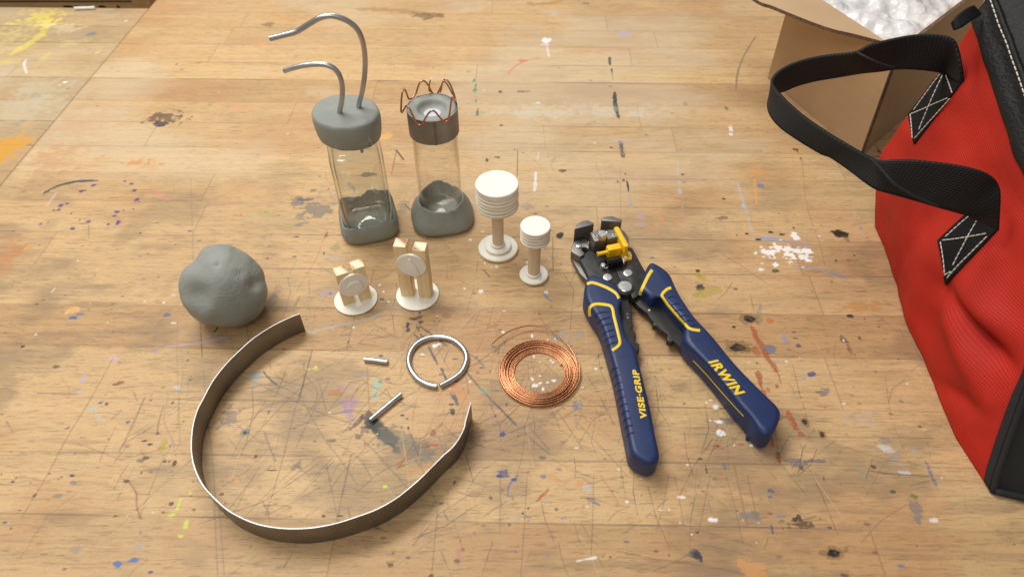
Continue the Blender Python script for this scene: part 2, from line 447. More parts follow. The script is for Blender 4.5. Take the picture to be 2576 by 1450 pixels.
# purple ring and dark swash
stroke(ZA6, [(378, 298), (430, 262), (520, 222), (620, 196), (720, 182), (860, 180)], 26, (.05, .06, .08), .93, .35, .0)
for x, y, rx, ry in ((815, 222, 26, 10), (715, 270, 18, 9), (740, 265, 14, 6), (535, 400, 20, 14), (585, 378, 22, 6), (520, 435, 16, 8), (470, 440, 16, 5), (358, 555, 18, 14),
                     (420, 550, 6, 14), (627, 464, 12, 8), (700, 527, 13, 5), (770, 542, 22, 11), (725, 560, 26, 6), (638, 602, 22, 8), (1095, 185, 12, 5), (1148, 208, 24, 11),
                     (1180, 266, 18, 11), (1200, 345, 16, 18), (1232, 325, 8, 4), (1220, 365, 9, 4), (1080, 440, 10, 5), (1025, 452, 22, 10), (1002, 488, 18, 7), (1035, 548, 24, 20),
                     (948, 561, 16, 7), (1170, 428, 10, 5), (110, 625, 12, 5), (1378, 549, 8, 6)):
    blob(ZA6, x, y, rx, ry, PU, .9, .5)
stroke(ZA6, [(1325, 240), (1390, 290), (1480, 350)], 26, (.62, .22, .18), .55, .9, .5)
stroke(ZA6, [(495, 290), (450, 350), (410, 410)], 10, WH, .5, .8); stroke(ZA6, [(480, 1125), (450, 1155)], 10, WH, .7, .5)
stroke(ZA6, [(255, 755), (190, 805)], 26, (.72, .30, .02), .9, .3); stroke(ZA6, [(775, 560), (780, 680)], 4, DK, .6)
blob(ZA6, 60, 760, 130, 130, (.45, .18, .07), .42, .9); blob(ZA6, 30, 900, 90, 120, (.50, .20, .08), .35, .8)
blob(ZA6, 640, 1315, 60, 22, (.75, .45, .15), .6, .5); blob(ZA6, 640, 1380, 26, 18, (.05, .11, .30), .85, .9); blob(ZA6, 690, 1352, 28, 9, (.10, .17, .35), .7, .9)
blob(ZA6, 1460, 1357, 24, 14, (.10, .15, .25), .7, .9); blob(ZA6, 1230, 642, 12, 7, DK, .7); blob(ZA6, 1540, 740, 10, 5, DK, .8); blob(ZA6, 1750, 706, 18, 4, DK, .8)
for x, y in ((670, 955), (820, 860), (1300, 820), (108, 1105), (380, 1227), (548, 1290), (970, 1305), (775, 1312), (1070, 1193), (300, 1338), (1262, 1043)): blob(ZA6, x, y, rng.uniform(9, 22), rng.uniform(3, 7), (.12, .08, .05), .7, .6)
blob(ZA6, 2230, 490, 100, 34, (.42, .44, .25), .5, .8); blob(ZA6, 2300, 450, 60, 20, (.40, .38, .10), .5, .8)
# dirty patch left of the bottle
for x, y, rx, ry, c_ in ((40, 1010, 60, 50, (.10, .11, .15)), (120, 1000, 60, 20, BK), (170, 920, 20, 12, BK), (200, 1090, 110, 70, (.14, .13, .12)), (60, 1150, 40, 30, (.16, .14, .12)), (310, 908, 8, 6, DK), (20, 1325, 30, 8, BR), (290, 1310, 9, 18, DK), (960, 1060, 40, 50, (.25, .22, .18))):
    blob(Z2, x, y, rx, ry, c_, .55, 1)
blob(None, 700, 545, 90, 22, (.36, .32, .16), .35, .9); blob(None, 790, 520, 45, 30, (.16, .15, .15), .4, 1)
stroke(Z2, [(900, 565), (970, 655)], 13, BK, .85, .6); stroke(Z2, [(905, 570), (860, 780)], 6, DK, .7); stroke(Z2, [(975, 1040), (1030, 1095)], 11, BK, .9, .4)
blob(Z2, 800, 452, 55, 22, (.72, .42, .12), .75, .7); blob(Z2, 930, 690, 80, 9, (.25, .18, .12), .5, .8); blob(Z2, 290, 70, 10, 9, (.3, .4, .55), .6)
blob(Z2, 690, 775, 50, 18, (.08, .09, .07), .8, .9); stroke(Z2, [(480, 850), (550, 935)], 26, (.17, .16, .18), .6, .9)
# green specks and upper-middle marks
for x, y, rx, ry in ((2338, 865, 12, 22), (2350, 965, 22, 36), (2360, 910, 8, 12), (2358, 1085, 11, 20)): blob(Z0, x, y, rx, ry, (.06, .24, .14), .8, .7)
blob(Z0, 2375, 1210, 14, 36, BK, .75, .6); stroke(Z0, [(2200, 1225), (2480, 1215)], 12, (.35, .45, .65), .4, .8); blob(Z0, 2420, 1210, 40, 12, (.15, .35, .22), .5, .9)
blob(Z0, 1880, 845, 9, 26, (.5, .55, .65), .5); blob(Z0, 2280, 770, 24, 16, BR, .35); blob(Z0, 2535, 320, 22, 10, (.35, .45, .6), .5)
stroke(ZU, [(280, 30), (400, 40), (520, 20), (600, 0)], 45, (.42, .24, .07), .75, .8); blob(ZU, 790, 32, 34, 13, (.15, .15, .12), .6)
blob(ZU, 425, 350, 40, 36, (.80, .80, .84), .8, .9); stroke(ZU, [(445, 400), (465, 500)], 16, (.80, .80, .84), .6, 1, .5)
stroke(ZU, [(105, 650), (160, 590), (270, 530), (420, 505)], 12, (.62, .12, .12), .55, .9); blob(ZU, 235, 533, 30, 12, (.60, .10, .10), .6, .8)
stroke(ZU, [(720, 460), (1000, 440), (1370, 433)], 16, (.62, .20, .18), .5, .9, .3); stroke(ZU, [(1400, 455), (1690, 487)], 9, (.4, .45, .5), .5)
blob(ZU, 1130, 295, 42, 20, (.38, .38, .55), .5, .9); blob(ZU, 1597, 50, 16, 14, (.65, .22, .10), .6); blob(ZU, 505, 127, 22, 9, (.35, .5, .65), .5)
for a, b_, wd in (((995, 500), (1000, 575), 20), ((1015, 600), (1018, 640), 12)): stroke(ZU, [a, b_], wd, (.04, .055, .06), .85, .6)
stroke(ZU, [(1042, 810), (1045, 900), (1058, 970), (1078, 1035)], 32, (.035, .045, .055), .93, .5); stroke(ZU, [(1018, 640), (1025, 700)], 5, (.04, .05, .06), .6)
stroke(ZU, [(1090, 1240), (1105, 1310), (1112, 1380)], 34, (.04, .05, .06), .85, .9, .4)
stroke(ZU, [(650, 662), (900, 668), (1300, 662), (1700, 668), (2000, 685), (2339, 700)], 22, (.66, .55, .16), .45, .9, .2)
stroke(ZU, [(2285, 310), (2180, 480), (2120, 640), (2105, 790)], 12, (.16, .15, .13), .7, .5); blob(ZU, 2058, 1125, 34, 30, WH, .9, .6); blob(ZU, 2060, 1172, 20, 16, WH, .8, .6)
stroke(ZU, [(170, 590), (200, 660), (320, 720), (480, 795)], 22, (.55, .36, .16), .35, .6); stroke(ZU, [(175, 803), (300, 802)], 10, BK, .7, .6)
blob(ZU, 1660, 915, 20, 16, (.28, .18, .12), .5); blob(ZU, 2020, 948, 18, 12, (.14, .08, .05), .7); blob(ZU, 1735, 980, 40, 18, (.35, .27, .2), .4)
stroke(ZU, [(0, 990), (400, 985), (1100, 1005), (1560, 1000)], 18, (.50, .58, .68), .25, .9, .4); blob(ZU, 700, 980, 700, 60, (.62, .62, .52), .30, .8)
stroke(ZU, [(0, 1165), (400, 1158), (900, 1185), (1200, 1160), (1700, 1110), (2339, 1100)], 22, (.42, .24, .11), .35, .7); stroke(ZU, [(0, 1255), (700, 1270), (1200, 1250), (1800, 1210), (2339, 1195)], 14, (.42, .24, .11), .35, .7)
blob(ZU, 510, 1395, 46, 22, (.30, .30, .18), .55, .9); blob(ZU, 1090, 1240, 70, 18, (.40, .40, .40), .35, .9)
for x, y in ((45, 1100), (1010, 1293), (20, 1378), (35, 805)): blob(ZU, x, y, 14, 8, DK, .75, .5)
blob(ZM, 150, 208, 22, 6, BK, .9); blob(ZM, 60, 233, 10, 16, BK, .85); blob(ZM, 730, 326, 28, 10, (.10, .05, .04), .85); blob(ZM, 1782, 361, 18, 8, (.14, .07, .05), .8)
blob(ZM, 698, 893, 32, 26, (.02, .018, .02), .97, .3); blob(ZM, 1210, 423, 10, 12, BK, .85); blob(ZM, 1262, 411, 12, 8, BK, .85); blob(ZM, 1275, 355, 8, 7, BK, .8)
stroke(ZM, [(1290, 415), (1300, 465), (1305, 510)], 15, (.03, .035, .05), .95, .4); stroke(ZM, [(1240, 430), (1180, 440)], 5, BK, .5)
stroke(ZM, [(1310, 540), (1318, 600), (1335, 645)], 24, (.25, .32, .42), .6, .9, .5); stroke(ZM, [(330, 140), (328, 370)], 4, DK, .7, .1)
stroke(ZM, [(490, 335), (488, 420), (478, 510)], 24, (.78, .80, .84), .7, .8, .3); stroke(ZM, [(518, 160), (505, 230)], 18, (.66, .68, .74), .4, .9, .3)
stroke(ZM, [(1735, 250), (1740, 370)], 10, (.45, .52, .66), .5, .9, .5); blob(ZM, 1748, 425, 14, 20, (.40, .50, .66), .5, .8); blob(ZM, 1757, 503, 14, 18, (.38, .48, .66), .6, .7); blob(ZM, 1775, 645, 8, 12, (.3, .4, .5), .5)
blob(ZM, 1590, 760, 26, 36, (.56, .28, .12), .75, .5); blob(ZM, 1550, 800, 28, 30, (.56, .30, .14), .65, .5); stroke(ZM, [(1420, 858), (1530, 840), (1560, 870)], 30, (.52, .26, .12), .65, .5)
for x, y, rx in ((1410, 710, 40), (1425, 745, 30), (1440, 797, 36), (1385, 600, 16), (1400, 690, 20)): blob(ZM, x, y, rx, 7, (.36, .28, .55), .5, .9)
blob(ZM, 2140, 575, 14, 7, DK, .9); blob(ZM, 2468, 464, 30, 17, (.17, .22, .30), .8, .3); blob(ZM, 2140, 745, 40, 20, (.17, .10, .07), .75, .8); stroke(ZM, [(2000, 775), (2200, 775), (2500, 778)], 5, (.15, .09, .06), .6)
stroke(ZM, [(2410, 400), (2420, 500), (2430, 630)], 22, (.72, .33, .08), .7, .8, .3); blob(ZM, 2430, 350, 40, 26, (.68, .34, .10), .5, .9); blob(ZM, 2395, 240, 12, 26, (.7, .4, .15), .4, .8)
stroke(ZM, [(2265, 430), (2300, 560), (2340, 680), (2370, 800), (2400, 880)], 24, (.40, .50, .66), .45, .9, .4); blob(ZM, 2315, 640, 16, 40, (.38, .52, .72), .6, .8)
for x, y, rx, ry in ((2345, 880, 18, 8), (2445, 930, 26, 10), (2553, 868, 20, 9), (2255, 894, 8, 4)): blob(ZM, x, y, rx, ry, (.02, .015, .02), .95, .3)
blob(ZM, 2500, 920, 90, 14, (.34, .42, .58), .55, .8)
blob(ZM, 430, 645, 50, 22, (.20, .18, .20), .5, 1); stroke(ZM, [(345, 520), (640, 502)], 5, (.2, .17, .14), .5); blob(ZM, 640, 540, 70, 60, (.52, .50, .18), .3, .9); blob(ZM, 660, 220, 46, 24, (.36, .34, .28), .4, .9)
blob(ZM, 1535, 128, 30, 12, (.42, .32, .16), .5); stroke(ZM, [(345, 150), (500, 260), (640, 420)], 3, (.22, .16, .12), .5); stroke(ZM, [(1800, 135), (2130, 152)], 12, (.40, .24, .12), .4, .7)
stroke(ZM, [(570, 1015), (730, 1015)], 8, DK, .7, .9); stroke(ZM, [(610, 1202), (710, 1196)], 8, DK, .8, .8); stroke(ZM, [(640, 905), (640, 1190)], 3, DK, .6); stroke(ZM, [(595, 1270), (695, 1215)], 3, DK, .6); blob(ZM, 625, 852, 26, 5, BK, .6)
for x, y, rx, ry in ((605, 1103, 28, 8), (415, 1130, 14, 16), (145, 1168, 18, 9), (100, 1172, 10, 8), (40, 1138, 9, 9), (10, 1385, 20, 14), (580, 1390, 18, 14), (25, 860, 26, 5), (210, 817, 7, 6)): blob(ZM, x, y, rx, ry, WH, .85, .7)
stroke(ZM, [(28, 1195), (80, 1255)], 10, BK, .8, .8); blob(ZM, 165, 1200, 12, 20, (.55, .3, .15), .5, .9)
# big white splash and blue brush mark beside the bag
for x, y, rx, ry in ((180, 1060, 60, 44), (260, 1090, 90, 36), (390, 1070, 70, 44), (180, 1000, 30, 24), (90, 1050, 60, 30), (280, 1010, 36, 22), (340, 920, 22, 30), (160, 1160, 26, 26), (300, 1130, 60, 24), (30, 1185, 18, 14), (240, 1060, 60, 20), (450, 1040, 30, 20)):
    blob(Z1b, x, y, rx, ry, (.85, .84, .82), .9, 1.9)
stroke(Z1b, [(20, 915), (200, 935), (330, 965), (480, 975)], 40, (.20, .27, .42), .6, .9, .3); stroke(Z1b, [(300, 1160), (520, 1185), (680, 1225), (780, 1280)], 34, (.20, .26, .42), .5, .9, .3)
blob(Z1b, 715, 875, 60, 30, (.02, .015, .012), .97, .35); stroke(Z1b, [(750, 890), (800, 950)], 30, (.10, .06, .03), .5, .7)
for x, y, rx, ry in ((115, 868, 18, 8), (215, 886, 22, 10), (317, 828, 15, 8), (15, 927, 22, 9), (165, 1205, 30, 16), (690, 1118, 20, 12), (850, 1070, 10, 7), (380, 222, 20, 12), (330, 140, 28, 9), (350, 155, 10, 14), (1070, 160, 9, 40), (1050, 205, 60, 8)): blob(Z1b, x, y, rx, ry, DK, .85, .5)
blob(Z1b, 800, 1115, 20, 12, (.35, .13, .05), .7); blob(Z1b, 30, 463, 28, 18, (.17, .21, .28), .8, .4); blob(Z1b, 145, 1370, 14, 30, (.62, .30, .10), .7, .5)
blob(Z1b, 905, 832, 16, 10, (.2, .28, .42), .7); blob(Z1b, 855, 730, 26, 16, (.5, .48, .48), .4, .9); stroke(Z1b, [(410, 430), (600, 425), (850, 410)], 16, (.50, .28, .08), .5, .7)
stroke(Z1b, [(390, 200), (410, 430), (440, 660), (540, 950), (590, 1150)], 4, (.18, .14, .10), .6); blob(Z1b, 0, 330, 20, 60, (.6, .3, .1), .5, .8)
for x, y, rx, ry in ((210, 935, 16, 8), (275, 1000, 20, 20), (300, 895, 10, 10), (545, 903, 14, 4), (500, 830, 9, 4), (45, 1138, 12, 6), (400, 1170, 12, 5), (1060, 860, 8, 14), (1035, 797, 8, 5)): blob(Z1b, x, y, rx, ry, WH, .8, .7)
# around the pliers and lower right
blob(Z6, 920, 178, 28, 18, (.05, .05, .04), .95, .4); blob(Z6, 900, 62, 14, 9, DK, .95, .3); blob(Z6, 925, 110, 40, 16, (.40, .30, .03), .7, .9); blob(Z6, 900, 90, 24, 10, (.35, .26, .03), .7, .8)
stroke(Z6, [(905, 215), (960, 195), (1050, 185)], 46, (.40, .31, .06), .65, 1, .2); blob(Z6, 930, 235, 40, 18, (.38, .29, .05), .7, .9)
def burn(Z, x, y, rx, ry):
    blob(Z, x, y, rx*2.1, ry*1.7, (.16, .09, .04), .55, .5); blob(Z, x, y, rx, ry, (.018, .014, .012), .97, .4); blob(Z, x+rx*.2, y-ry*.1, rx*.35, ry*.35, (.10, .08, .06), .6, .8)
burn(ZBR, 345, 128, 26, 16); burn(ZBR, 282, 276, 34, 17); burn(ZBR, 775, 1325, 32, 21); burn(ZBR, 714, 718, 9, 13); burn(ZBR, 625, 655, 12, 14)
stroke(ZBR, [(300, 280), (370, 292)], 24, (.12, .07, .03), .5, .8); blob(ZBR, 262, 171, 9, 6, DK, .95, .3); blob(ZBR, 857, 115, 17, 7, DK, .95, .3); blob(ZBR, 485, 622, 36, 26, (.14, .08, .04), .6, .7)
blob(ZBR, 600, 1180, 58, 16, (.10, .06, .035), .85, .9); blob(ZBR, 575, 1160, 14, 12, DK, .9); blob(ZBR, 600, 1150, 12, 18, DK, .85); stroke(ZBR, [(530, 1172), (580, 1180)], 18, (.25, .13, .05), .5, .7); stroke(ZBR, [(620, 1158), (680, 1138)], 8, (.18, .08, .04), .7, .7)
RR = (.36, .085, .03)
stroke(ZBR, [(350, 165), (375, 220), (400, 262), (430, 320), (465, 370), (487, 412)], 26, RR, .85, .9, .15); stroke(ZBR, [(490, 410), (503, 462)], 12, RR, .6, 1)
stroke(ZBR, [(385, 398), (395, 450), (410, 500), (430, 560)], 34, RR, .85, 1, .25); blob(ZBR, 375, 295, 18, 22, RR, .6, 1); blob(ZBR, 440, 495, 12, 24, RR, .6, 1)
stroke(ZBR, [(540, 602), (565, 650), (580, 690), (615, 722)], 40, RR, .85, 1, .25); stroke(ZBR, [(455, 730), (465, 780)], 22, RR, .75, 1); stroke(ZBR, [(482, 810), (495, 865)], 26, RR, .8, 1)
blob(ZBR, 447, 137, 18, 11, (.50, .14, .04), .8, .5); blob(ZBR, 482, 474, 7, 10, RR, .8); stroke(ZBR, [(10, 685), (110, 685), (210, 690)], 9, (.42, .13, .06), .7, .8); blob(ZBR, 295, 770, 16, 6, RR, .8, .8); blob(ZBR, 180, 785, 18, 8, RR, .5, .9)
blob(ZBR, 521, 235, 10, 28, (.20, .27, .50), .7, .5); blob(ZBR, 568, 197, 11, 4, NV, .8); blob(ZBR, 577, 228, 11, 4, NV, .8); blob(ZBR, 588, 268, 14, 8, NV, .8, .8)
blob(ZBR, 440, 280, 20, 14, (.10, .14, .25), .7, .8); blob(ZBR, 662, 413, 24, 12, (.07, .09, .25), .9, .7); blob(ZBR, 735, 500, 40, 14, (.12, .12, .18), .6, 1); blob(ZBR, 595, 348, 36, 16, (.20, .24, .35), .5, 1); blob(ZBR, 490, 345, 40, 14, (.3, .33, .42), .4, 1); blob(ZBR, 620, 432, 12, 7, (.2, .3, .45), .6)
stroke(ZBR, [(400, 55), (385, 118)], 24, (.17, .20, .19), .55, 1, .6); stroke(ZBR, [(345, 0), (365, 90)], 3, DK, .5)
for x, y, rx, ry in ((175, 575, 22, 16), (145, 545, 14, 5), (120, 555, 8, 5), (195, 710, 20, 16), (155, 1158, 24, 12), (388, 1172, 9, 6), (308, 1158, 4, 3), (45, 1232, 6, 5), (378, 1272, 7, 5), (25, 876, 5, 5), (340, 350, 5, 4), (140, 650, 10, 6), (185, 655, 26, 9), (5, 1043, 10, 5), (350, 776, 9, 6), (265, 775, 7, 5), (595, 607, 5, 3)): blob(ZBR, x, y, rx, ry, WH, .9, .7)
blob(ZBR, 1040, 790, 34, 14, (.66, .64, .62), .6, 1); blob(ZBR, 1140, 915, 22, 9, (.6, .6, .64), .6, 1); blob(ZBR, 1040, 755, 22, 16, (.16, .17, .2), .5, 1); blob(ZBR, 1090, 840, 30, 40, (.34, .32, .33), .4, 1); blob(ZBR, 930, 640, 60, 30, (.45, .42, .38), .3, 1)
for x, y, rx, ry, c_ in ((120, 897, 5, 16, BK), (90, 845, 10, 6, BK), (452, 1008, 18, 8, NV), (458, 1205, 6, 18, NV), (610, 890, 10, 14, BK), (720, 940, 4, 12, DK), (1075, 1013, 15, 7, DK), (1182, 1035, 18, 7, (.10, .13, .02)), (700, 855, 60, 10, (.12, .11, .14)), (570, 860, 40, 16, (.16, .14, .16)),
                         (440, 1045, 8, 34, (.20, .28, .18)), (405, 1050, 16, 8, (.3, .22, .06)), (500, 1140, 20, 7, (.2, .2, .28)), (755, 1198, 8, 5, BK), (1118, 552, 12, 8, (.16, .16, .18)), (1188, 800, 12, 12, (.3, .32, .42)), (60, 1335, 24, 20, (.05, .055, .075)), (85, 1345, 16, 22, (.07, .075, .095)), (1115, 1390, 14, 6, (.1, .15, .3)), (835, 1442, 16, 8, (.1, .04, .04)), (215, 885, 8, 18, (.15, .15, .17)), (330, 1130, 30, 12, (.2, .18, .16)), (375, 1135, 20, 30, (.18, .18, .17)), (820, 230, 16, 22, (.12, .09, .08)), (905, 226, 8, 8, DK), (850, 280, 16, 30, (.15, .10, .08)), (1070, 1113, 12, 7, (.45, .22, .1)), (1200, 1290, 8, 5, DK), (100, 1010, 26, 3, DK), (45, 1070, 9, 8, BK), (75, 1220, 14, 6, DK), (900, 60, 90, 22, (.5, .25, .08)), (1200, 1130, 26, 40, (.2, .17, .17)), (1275, 930, 10, 50, (.15, .15, .25)), (350, 1430, 60, 40, (.55, .26, .09)), (240, 930, 9, 4, RR), (806, 815, 9, 4, RR), (258, 590, 26, 10, (.12, .10, .09)), (250, 650, 40, 14, (.14, .12, .11))):
    blob(ZBR, x, y, rx, ry, c_, .7, .8)
stroke(ZBR, [(890, 880), (920, 910), (938, 958)], 5, (.12, .32, .30), .7, .5); stroke(ZBR, [(955, 905), (1060, 920), (1260, 935)], 5, (.12, .05, .02), .85, .3); stroke(ZBR, [(540, 730), (900, 735), (1283, 740)], 3, (.12, .08, .05), .7, .3)
stroke(ZB, [(970, 225), (1030, 255), (1090, 290)], 34, (.10, .13, .28), .8, 1, .5); stroke(ZB, [(600, 130), (550, 180), (500, 225)], 34, (.42, .09, .035), .85, 1, .2); blob(ZB, 490, 240, 16, 8, RR, .7, .8)
stroke(ZB, [(600, 0), (700, 50), (820, 80), (1000, 60)], 60, (.58, .25, .09), .55, 1, .2); stroke(ZB, [(300, 10), (250, 60), (215, 120), (215, 190)], 18, (.08, .11, .34), .85, .7); blob(ZB, 270, 40, 28, 12, NV, .9, .7); blob(ZB, 130, 10, 26, 12, NV, .9, .7); stroke(ZB, [(240, 170), (265, 235)], 10, (.1, .1, .14), .6, .9)
stroke(ZB, [(860, 812), (950, 795), (1060, 775)], 30, (.78, .78, .78), .85, 1, .2); blob(ZB, 1340, 252, 22, 16, WH, .95, .3); blob(ZB, 1440, 268, 9, 7, WH, .9, .3); blob(ZB, 2140, 420, 36, 18, WH, .95, .8); blob(ZB, 2185, 440, 16, 8, WH, .9, .6); blob(ZB, 1842, 452, 12, 14, WH, .9); blob(ZB, 1955, 562, 10, 11, WH, .9); blob(ZB, 1860, 208, 32, 11, WH, .7, .9); blob(ZB, 1665, 330, 24, 9, WH, .7, .9); blob(ZB, 1742, 328, 10, 9, WH, .8); blob(ZB, 970, 298, 9, 9, WH, .8); blob(ZB, 960, 110, 30, 36, (.5, .5, .52), .5, 1)
blob(ZB, 2005, 765, 38, 36, (.045, .05, .06), .92, .4); blob(ZB, 2040, 790, 18, 30, (.05, .055, .07), .85, .5); blob(ZB, 290, 722, 26, 16, (.08, .10, .25), .8, .8); blob(ZB, 605, 768, 22, 16, (.2, .2, .3), .6, .9); blob(ZB, 675, 320, 20, 14, DK, .9, .9); blob(ZB, 405, 310, 15, 11, DK, .8); blob(ZB, 353, 360, 13, 10, BK, .9); blob(ZB, 1335, 630, 26, 11, (.12, .11, .13), .7, .7); blob(ZB, 400, 395, 34, 12, (.18, .18, .17), .6, 1); blob(ZB, 745, 405, 20, 16, (.2, .18, .28), .6, .9); blob(ZB, 1280, 20, 26, 9, BK, .7, .8); blob(ZB, 545, 15, 26, 12, (.12, .13, .22), .7, .8); blob(ZB, 1285, 115, 26, 14, (.2, .2, .18), .5, 1); blob(ZB, 270, 410, 60, 36, (.45, .40, .26), .5, 1); blob(ZB, 45, 215, 22, 22, (.15, .15, .2), .6, 1); blob(ZB, 2010, 542, 14, 10, DK, .9); blob(ZB, 1955, 260, 12, 12, DK, .8, .9); blob(ZB, 2480, 370, 60, 18, (.22, .22, .22), .4, 1)
blob(ZB, 2500, 900, 90, 60, (.58, .30, .12), .5, 1); blob(ZB, 1185, 775, 10, 12, DK, .7); blob(ZB, 1600, 158, 22, 8, RR, .6, .9); blob(ZB, 565, 262, 16, 7, (.2, .3, .5), .6, .9)
for p in ([(145, 30), (135, 560)], [(395, 0), (372, 420), (350, 750), (335, 960)], [(1025, 0), (1015, 440), (1000, 760)], [(1735, 0), (1680, 300), (1618, 535)], [(1790, 0), (1830, 200), (1880, 480)], [(2130, 0), (2080, 250), (2020, 540)], [(2280, 0), (2350, 260), (2440, 640)], [(1585, 385), (1850, 465), (2200, 570), (2570, 680)], [(1090, 0), (1200, 170), (1270, 280)], [(940, 85), (1150, 40), (1330, 5)], [(1240, 715), (1600, 790), (2060, 825)], [(1270, 770), (1800, 820), (2200, 880), (2460, 945)], [(1160, 435), (1240, 350), (1370, 295)], [(1970, 730), (1800, 815), (1590, 910)], [(905, 450), (990, 600), (1080, 670)], [(840, 450), (870, 560), (900, 650)], [(690, 640), (740, 840), (790, 965)], [(1060, 750), (1115, 880)], [(2030, 650), (2440, 740)], [(2480, 0), (2570, 400)], [(2040, 150), (2160, 215)]):
    stroke(ZB, p, 4.5, (.10, .08, .07), .62, .25)
# centre of the bench
stroke(Z8, [(690, 140), (760, 205)], 26, (.07, .07, .08), .85, .8, .2); stroke(Z8, [(722, 60), (745, 110)], 20, (.07, .07, .08), .8, .8); stroke(Z8, [(752, 135), (785, 190)], 26, (.07, .07, .08), .8, .8, .2); stroke(Z8, [(745, 60), (810, 105), (890, 155)], 18, (.08, .08, .09), .85, .8)
stroke(Z8, [(950, 205), (1035, 270)], 30, (.07, .07, .08), .75, .9, .3); stroke(Z8, [(838, 265), (880, 350), (935, 455)], 26, (.07, .075, .10), .85, .8, .2); stroke(Z8, [(970, 490), (1000, 560), (1025, 610)], 26, (.07, .08, .14), .85, .7); stroke(Z8, [(1075, 735), (1110, 800), (1140, 865)], 36, (.09, .09, .11), .85, .9, .3)
stroke(Z8, [(1255, 345), (1340, 400), (1415, 475)], 20, (.14, .14, .16), .7, .9, .3); blob(Z8, 1385, 485, 20, 8, (.1, .1, .15), .8)
stroke(Z8, [(1225, 520), (1330, 650), (1480, 810), (1620, 950), (1755, 1090)], 24, (.08, .08, .10), .8, .8, .15); blob(Z8, 628, 55, 18, 26, BK, .95, .7); blob(Z8, 630, 95, 16, 18, BK, .9, .8); blob(Z8, 765, 18, 26, 12, BK, .85, .9)
for x, y, rx, ry in ((900, 260, 34, 30), (955, 243, 34, 10), (790, 350, 30, 14), (1075, 248, 10, 9), (1905, 162, 12, 18), (1605, 118, 16, 13), (70, 70, 12, 12), (1925, 370, 10, 18), (1985, 430, 16, 18), (2100, 412, 18, 9), (1910, 605, 26, 22), (1945, 665, 36, 24), (1990, 645, 30, 16), (1985, 570, 16, 12), (2020, 700, 16, 16), (2060, 640, 12, 14), (2130, 615, 36, 14), (2120, 435, 18, 8), (475, 380, 9, 12), (655, 790, 8, 7), (2070, 200, 10, 8), (2140, 190, 12, 12), (2425, 690, 8, 7), (2390, 880, 14, 12), (2560, 495, 14, 12), (1270, 625, 20, 16), (2360, 1310, 30, 12)): blob(Z8, x, y, rx, ry, WH, .92, .8)
blob(Z8, 300, 690, 36, 80, (.34, .46, .34), .7, .8); blob(Z8, 293, 778, 18, 11, (.05, .08, .07), .8); blob(Z8, 40, 830, 40, 40, (.30, .16, .36), .35, 1.6); blob(Z8, 30, 960, 40, 50, (.30, .18, .38), .3, 1.6)
blob(Z8, 1140, 700, 60, 40, (.58, .26, .12), .6, 1); blob(Z8, 1190, 790, 26, 50, (.58, .26, .10), .55, 1); blob(Z8, 1450, 710, 90, 50, (.28, .38, .22), .5, 1); blob(Z8, 1530, 930, 36, 26, (.65, .30, .20), .5, .9); blob(Z8, 2220, 180, 100, 60, (.26, .30, .32), .5, 1); blob(Z8, 2170, 110, 40, 18, BK, .5, 1)
blob(Z8, 2360, 870, 36, 40, (.16, .18, .25), .7, 1); stroke(Z8, [(2345, 970), (2365, 1110)], 26, (.2, .2, .24), .6, 1, .5); blob(Z8, 2470, 550, 26, 22, (.08, .05, .05), .7, 1); blob(Z8, 1605, 1165, 28, 26, (.09, .12, .28), .85, .9); stroke(Z8, [(1505, 920), (1530, 1000), (1575, 1100), (1580, 1240)], 6, (.07, .08, .14), .7, .4); blob(Z8, 1525, 975, 12, 14, NV, .8)
stroke(Z8, [(1840, 1160), (1930, 1250), (2080, 1370)], 13, (.1, .1, .13), .75, .7); stroke(Z8, [(1890, 1110), (1960, 1190), (2080, 1330)], 11, (.12, .11, .12), .7, .7); stroke(Z8, [(2130, 880), (2280, 1100), (2430, 1330)], 5, DK, .7, .3); blob(Z8, 885, 1283, 60, 14, (.42, .10, .06), .75, .9); blob(Z8, 880, 1170, 20, 14, (.2, .08, .07), .7, .9); blob(Z8, 915, 1190, 14, 10, RR, .7, .9); blob(Z8, 1640, 1055, 16, 8, BR, .7); blob(Z8, 1090, 955, 18, 14, DK, .6, 1); blob(Z8, 1620, 1330, 34, 5, RR, .6, .8)
for x, y, rx, ry in ((575, 970, 14, 8), (622, 1010, 10, 6), (633, 1100, 9, 14), (270, 1275, 12, 8), (1515, 268, 24, 8), (1470, 525, 16, 7), (380, 465, 20, 6), (2230, 905, 12, 8), (1115, 398, 24, 5)): blob(Z8, x, y, rx, ry, (.08, .08, .11), .75, .7)
# the sooty smudge under the aluminium rod
blob(ZL, 795, 440, 40, 26, (.09, .055, .06), .85, 1); stroke(ZL, [(780, 430), (740, 480), (690, 520)], 34, (.12, .075, .08), .8, 1, .4); blob(ZL, 800, 520, 30, 24, (.12, .07, .08), .6, 1)
stroke(ZL, [(810, 470), (860, 505), (920, 555), (970, 600)], 96, (.04, .042, .036), .95, .4); stroke(ZL, [(830, 500), (900, 570), (1000, 650)], 34, (.045, .05, .045), .8, .8, .1); stroke(ZL, [(900, 530), (1000, 580), (1100, 640), (1200, 680)], 150, (.15, .14, .11), .62, .7, .0)
blob(ZL, 745, 570, 20, 12, (.15, .08, .09), .7, .9); blob(ZL, 585, 590, 28, 8, (.12, .08, .1), .7, 1); stroke(ZL, [(690, 520), (600, 550)], 18, (.25, .13, .12), .5, 1, .5); blob(ZL, 473, 595, 14, 7, BK, .7, .9); blob(ZL, 867, 547, 8, 7, (.60, .70, .15), .95, .5)
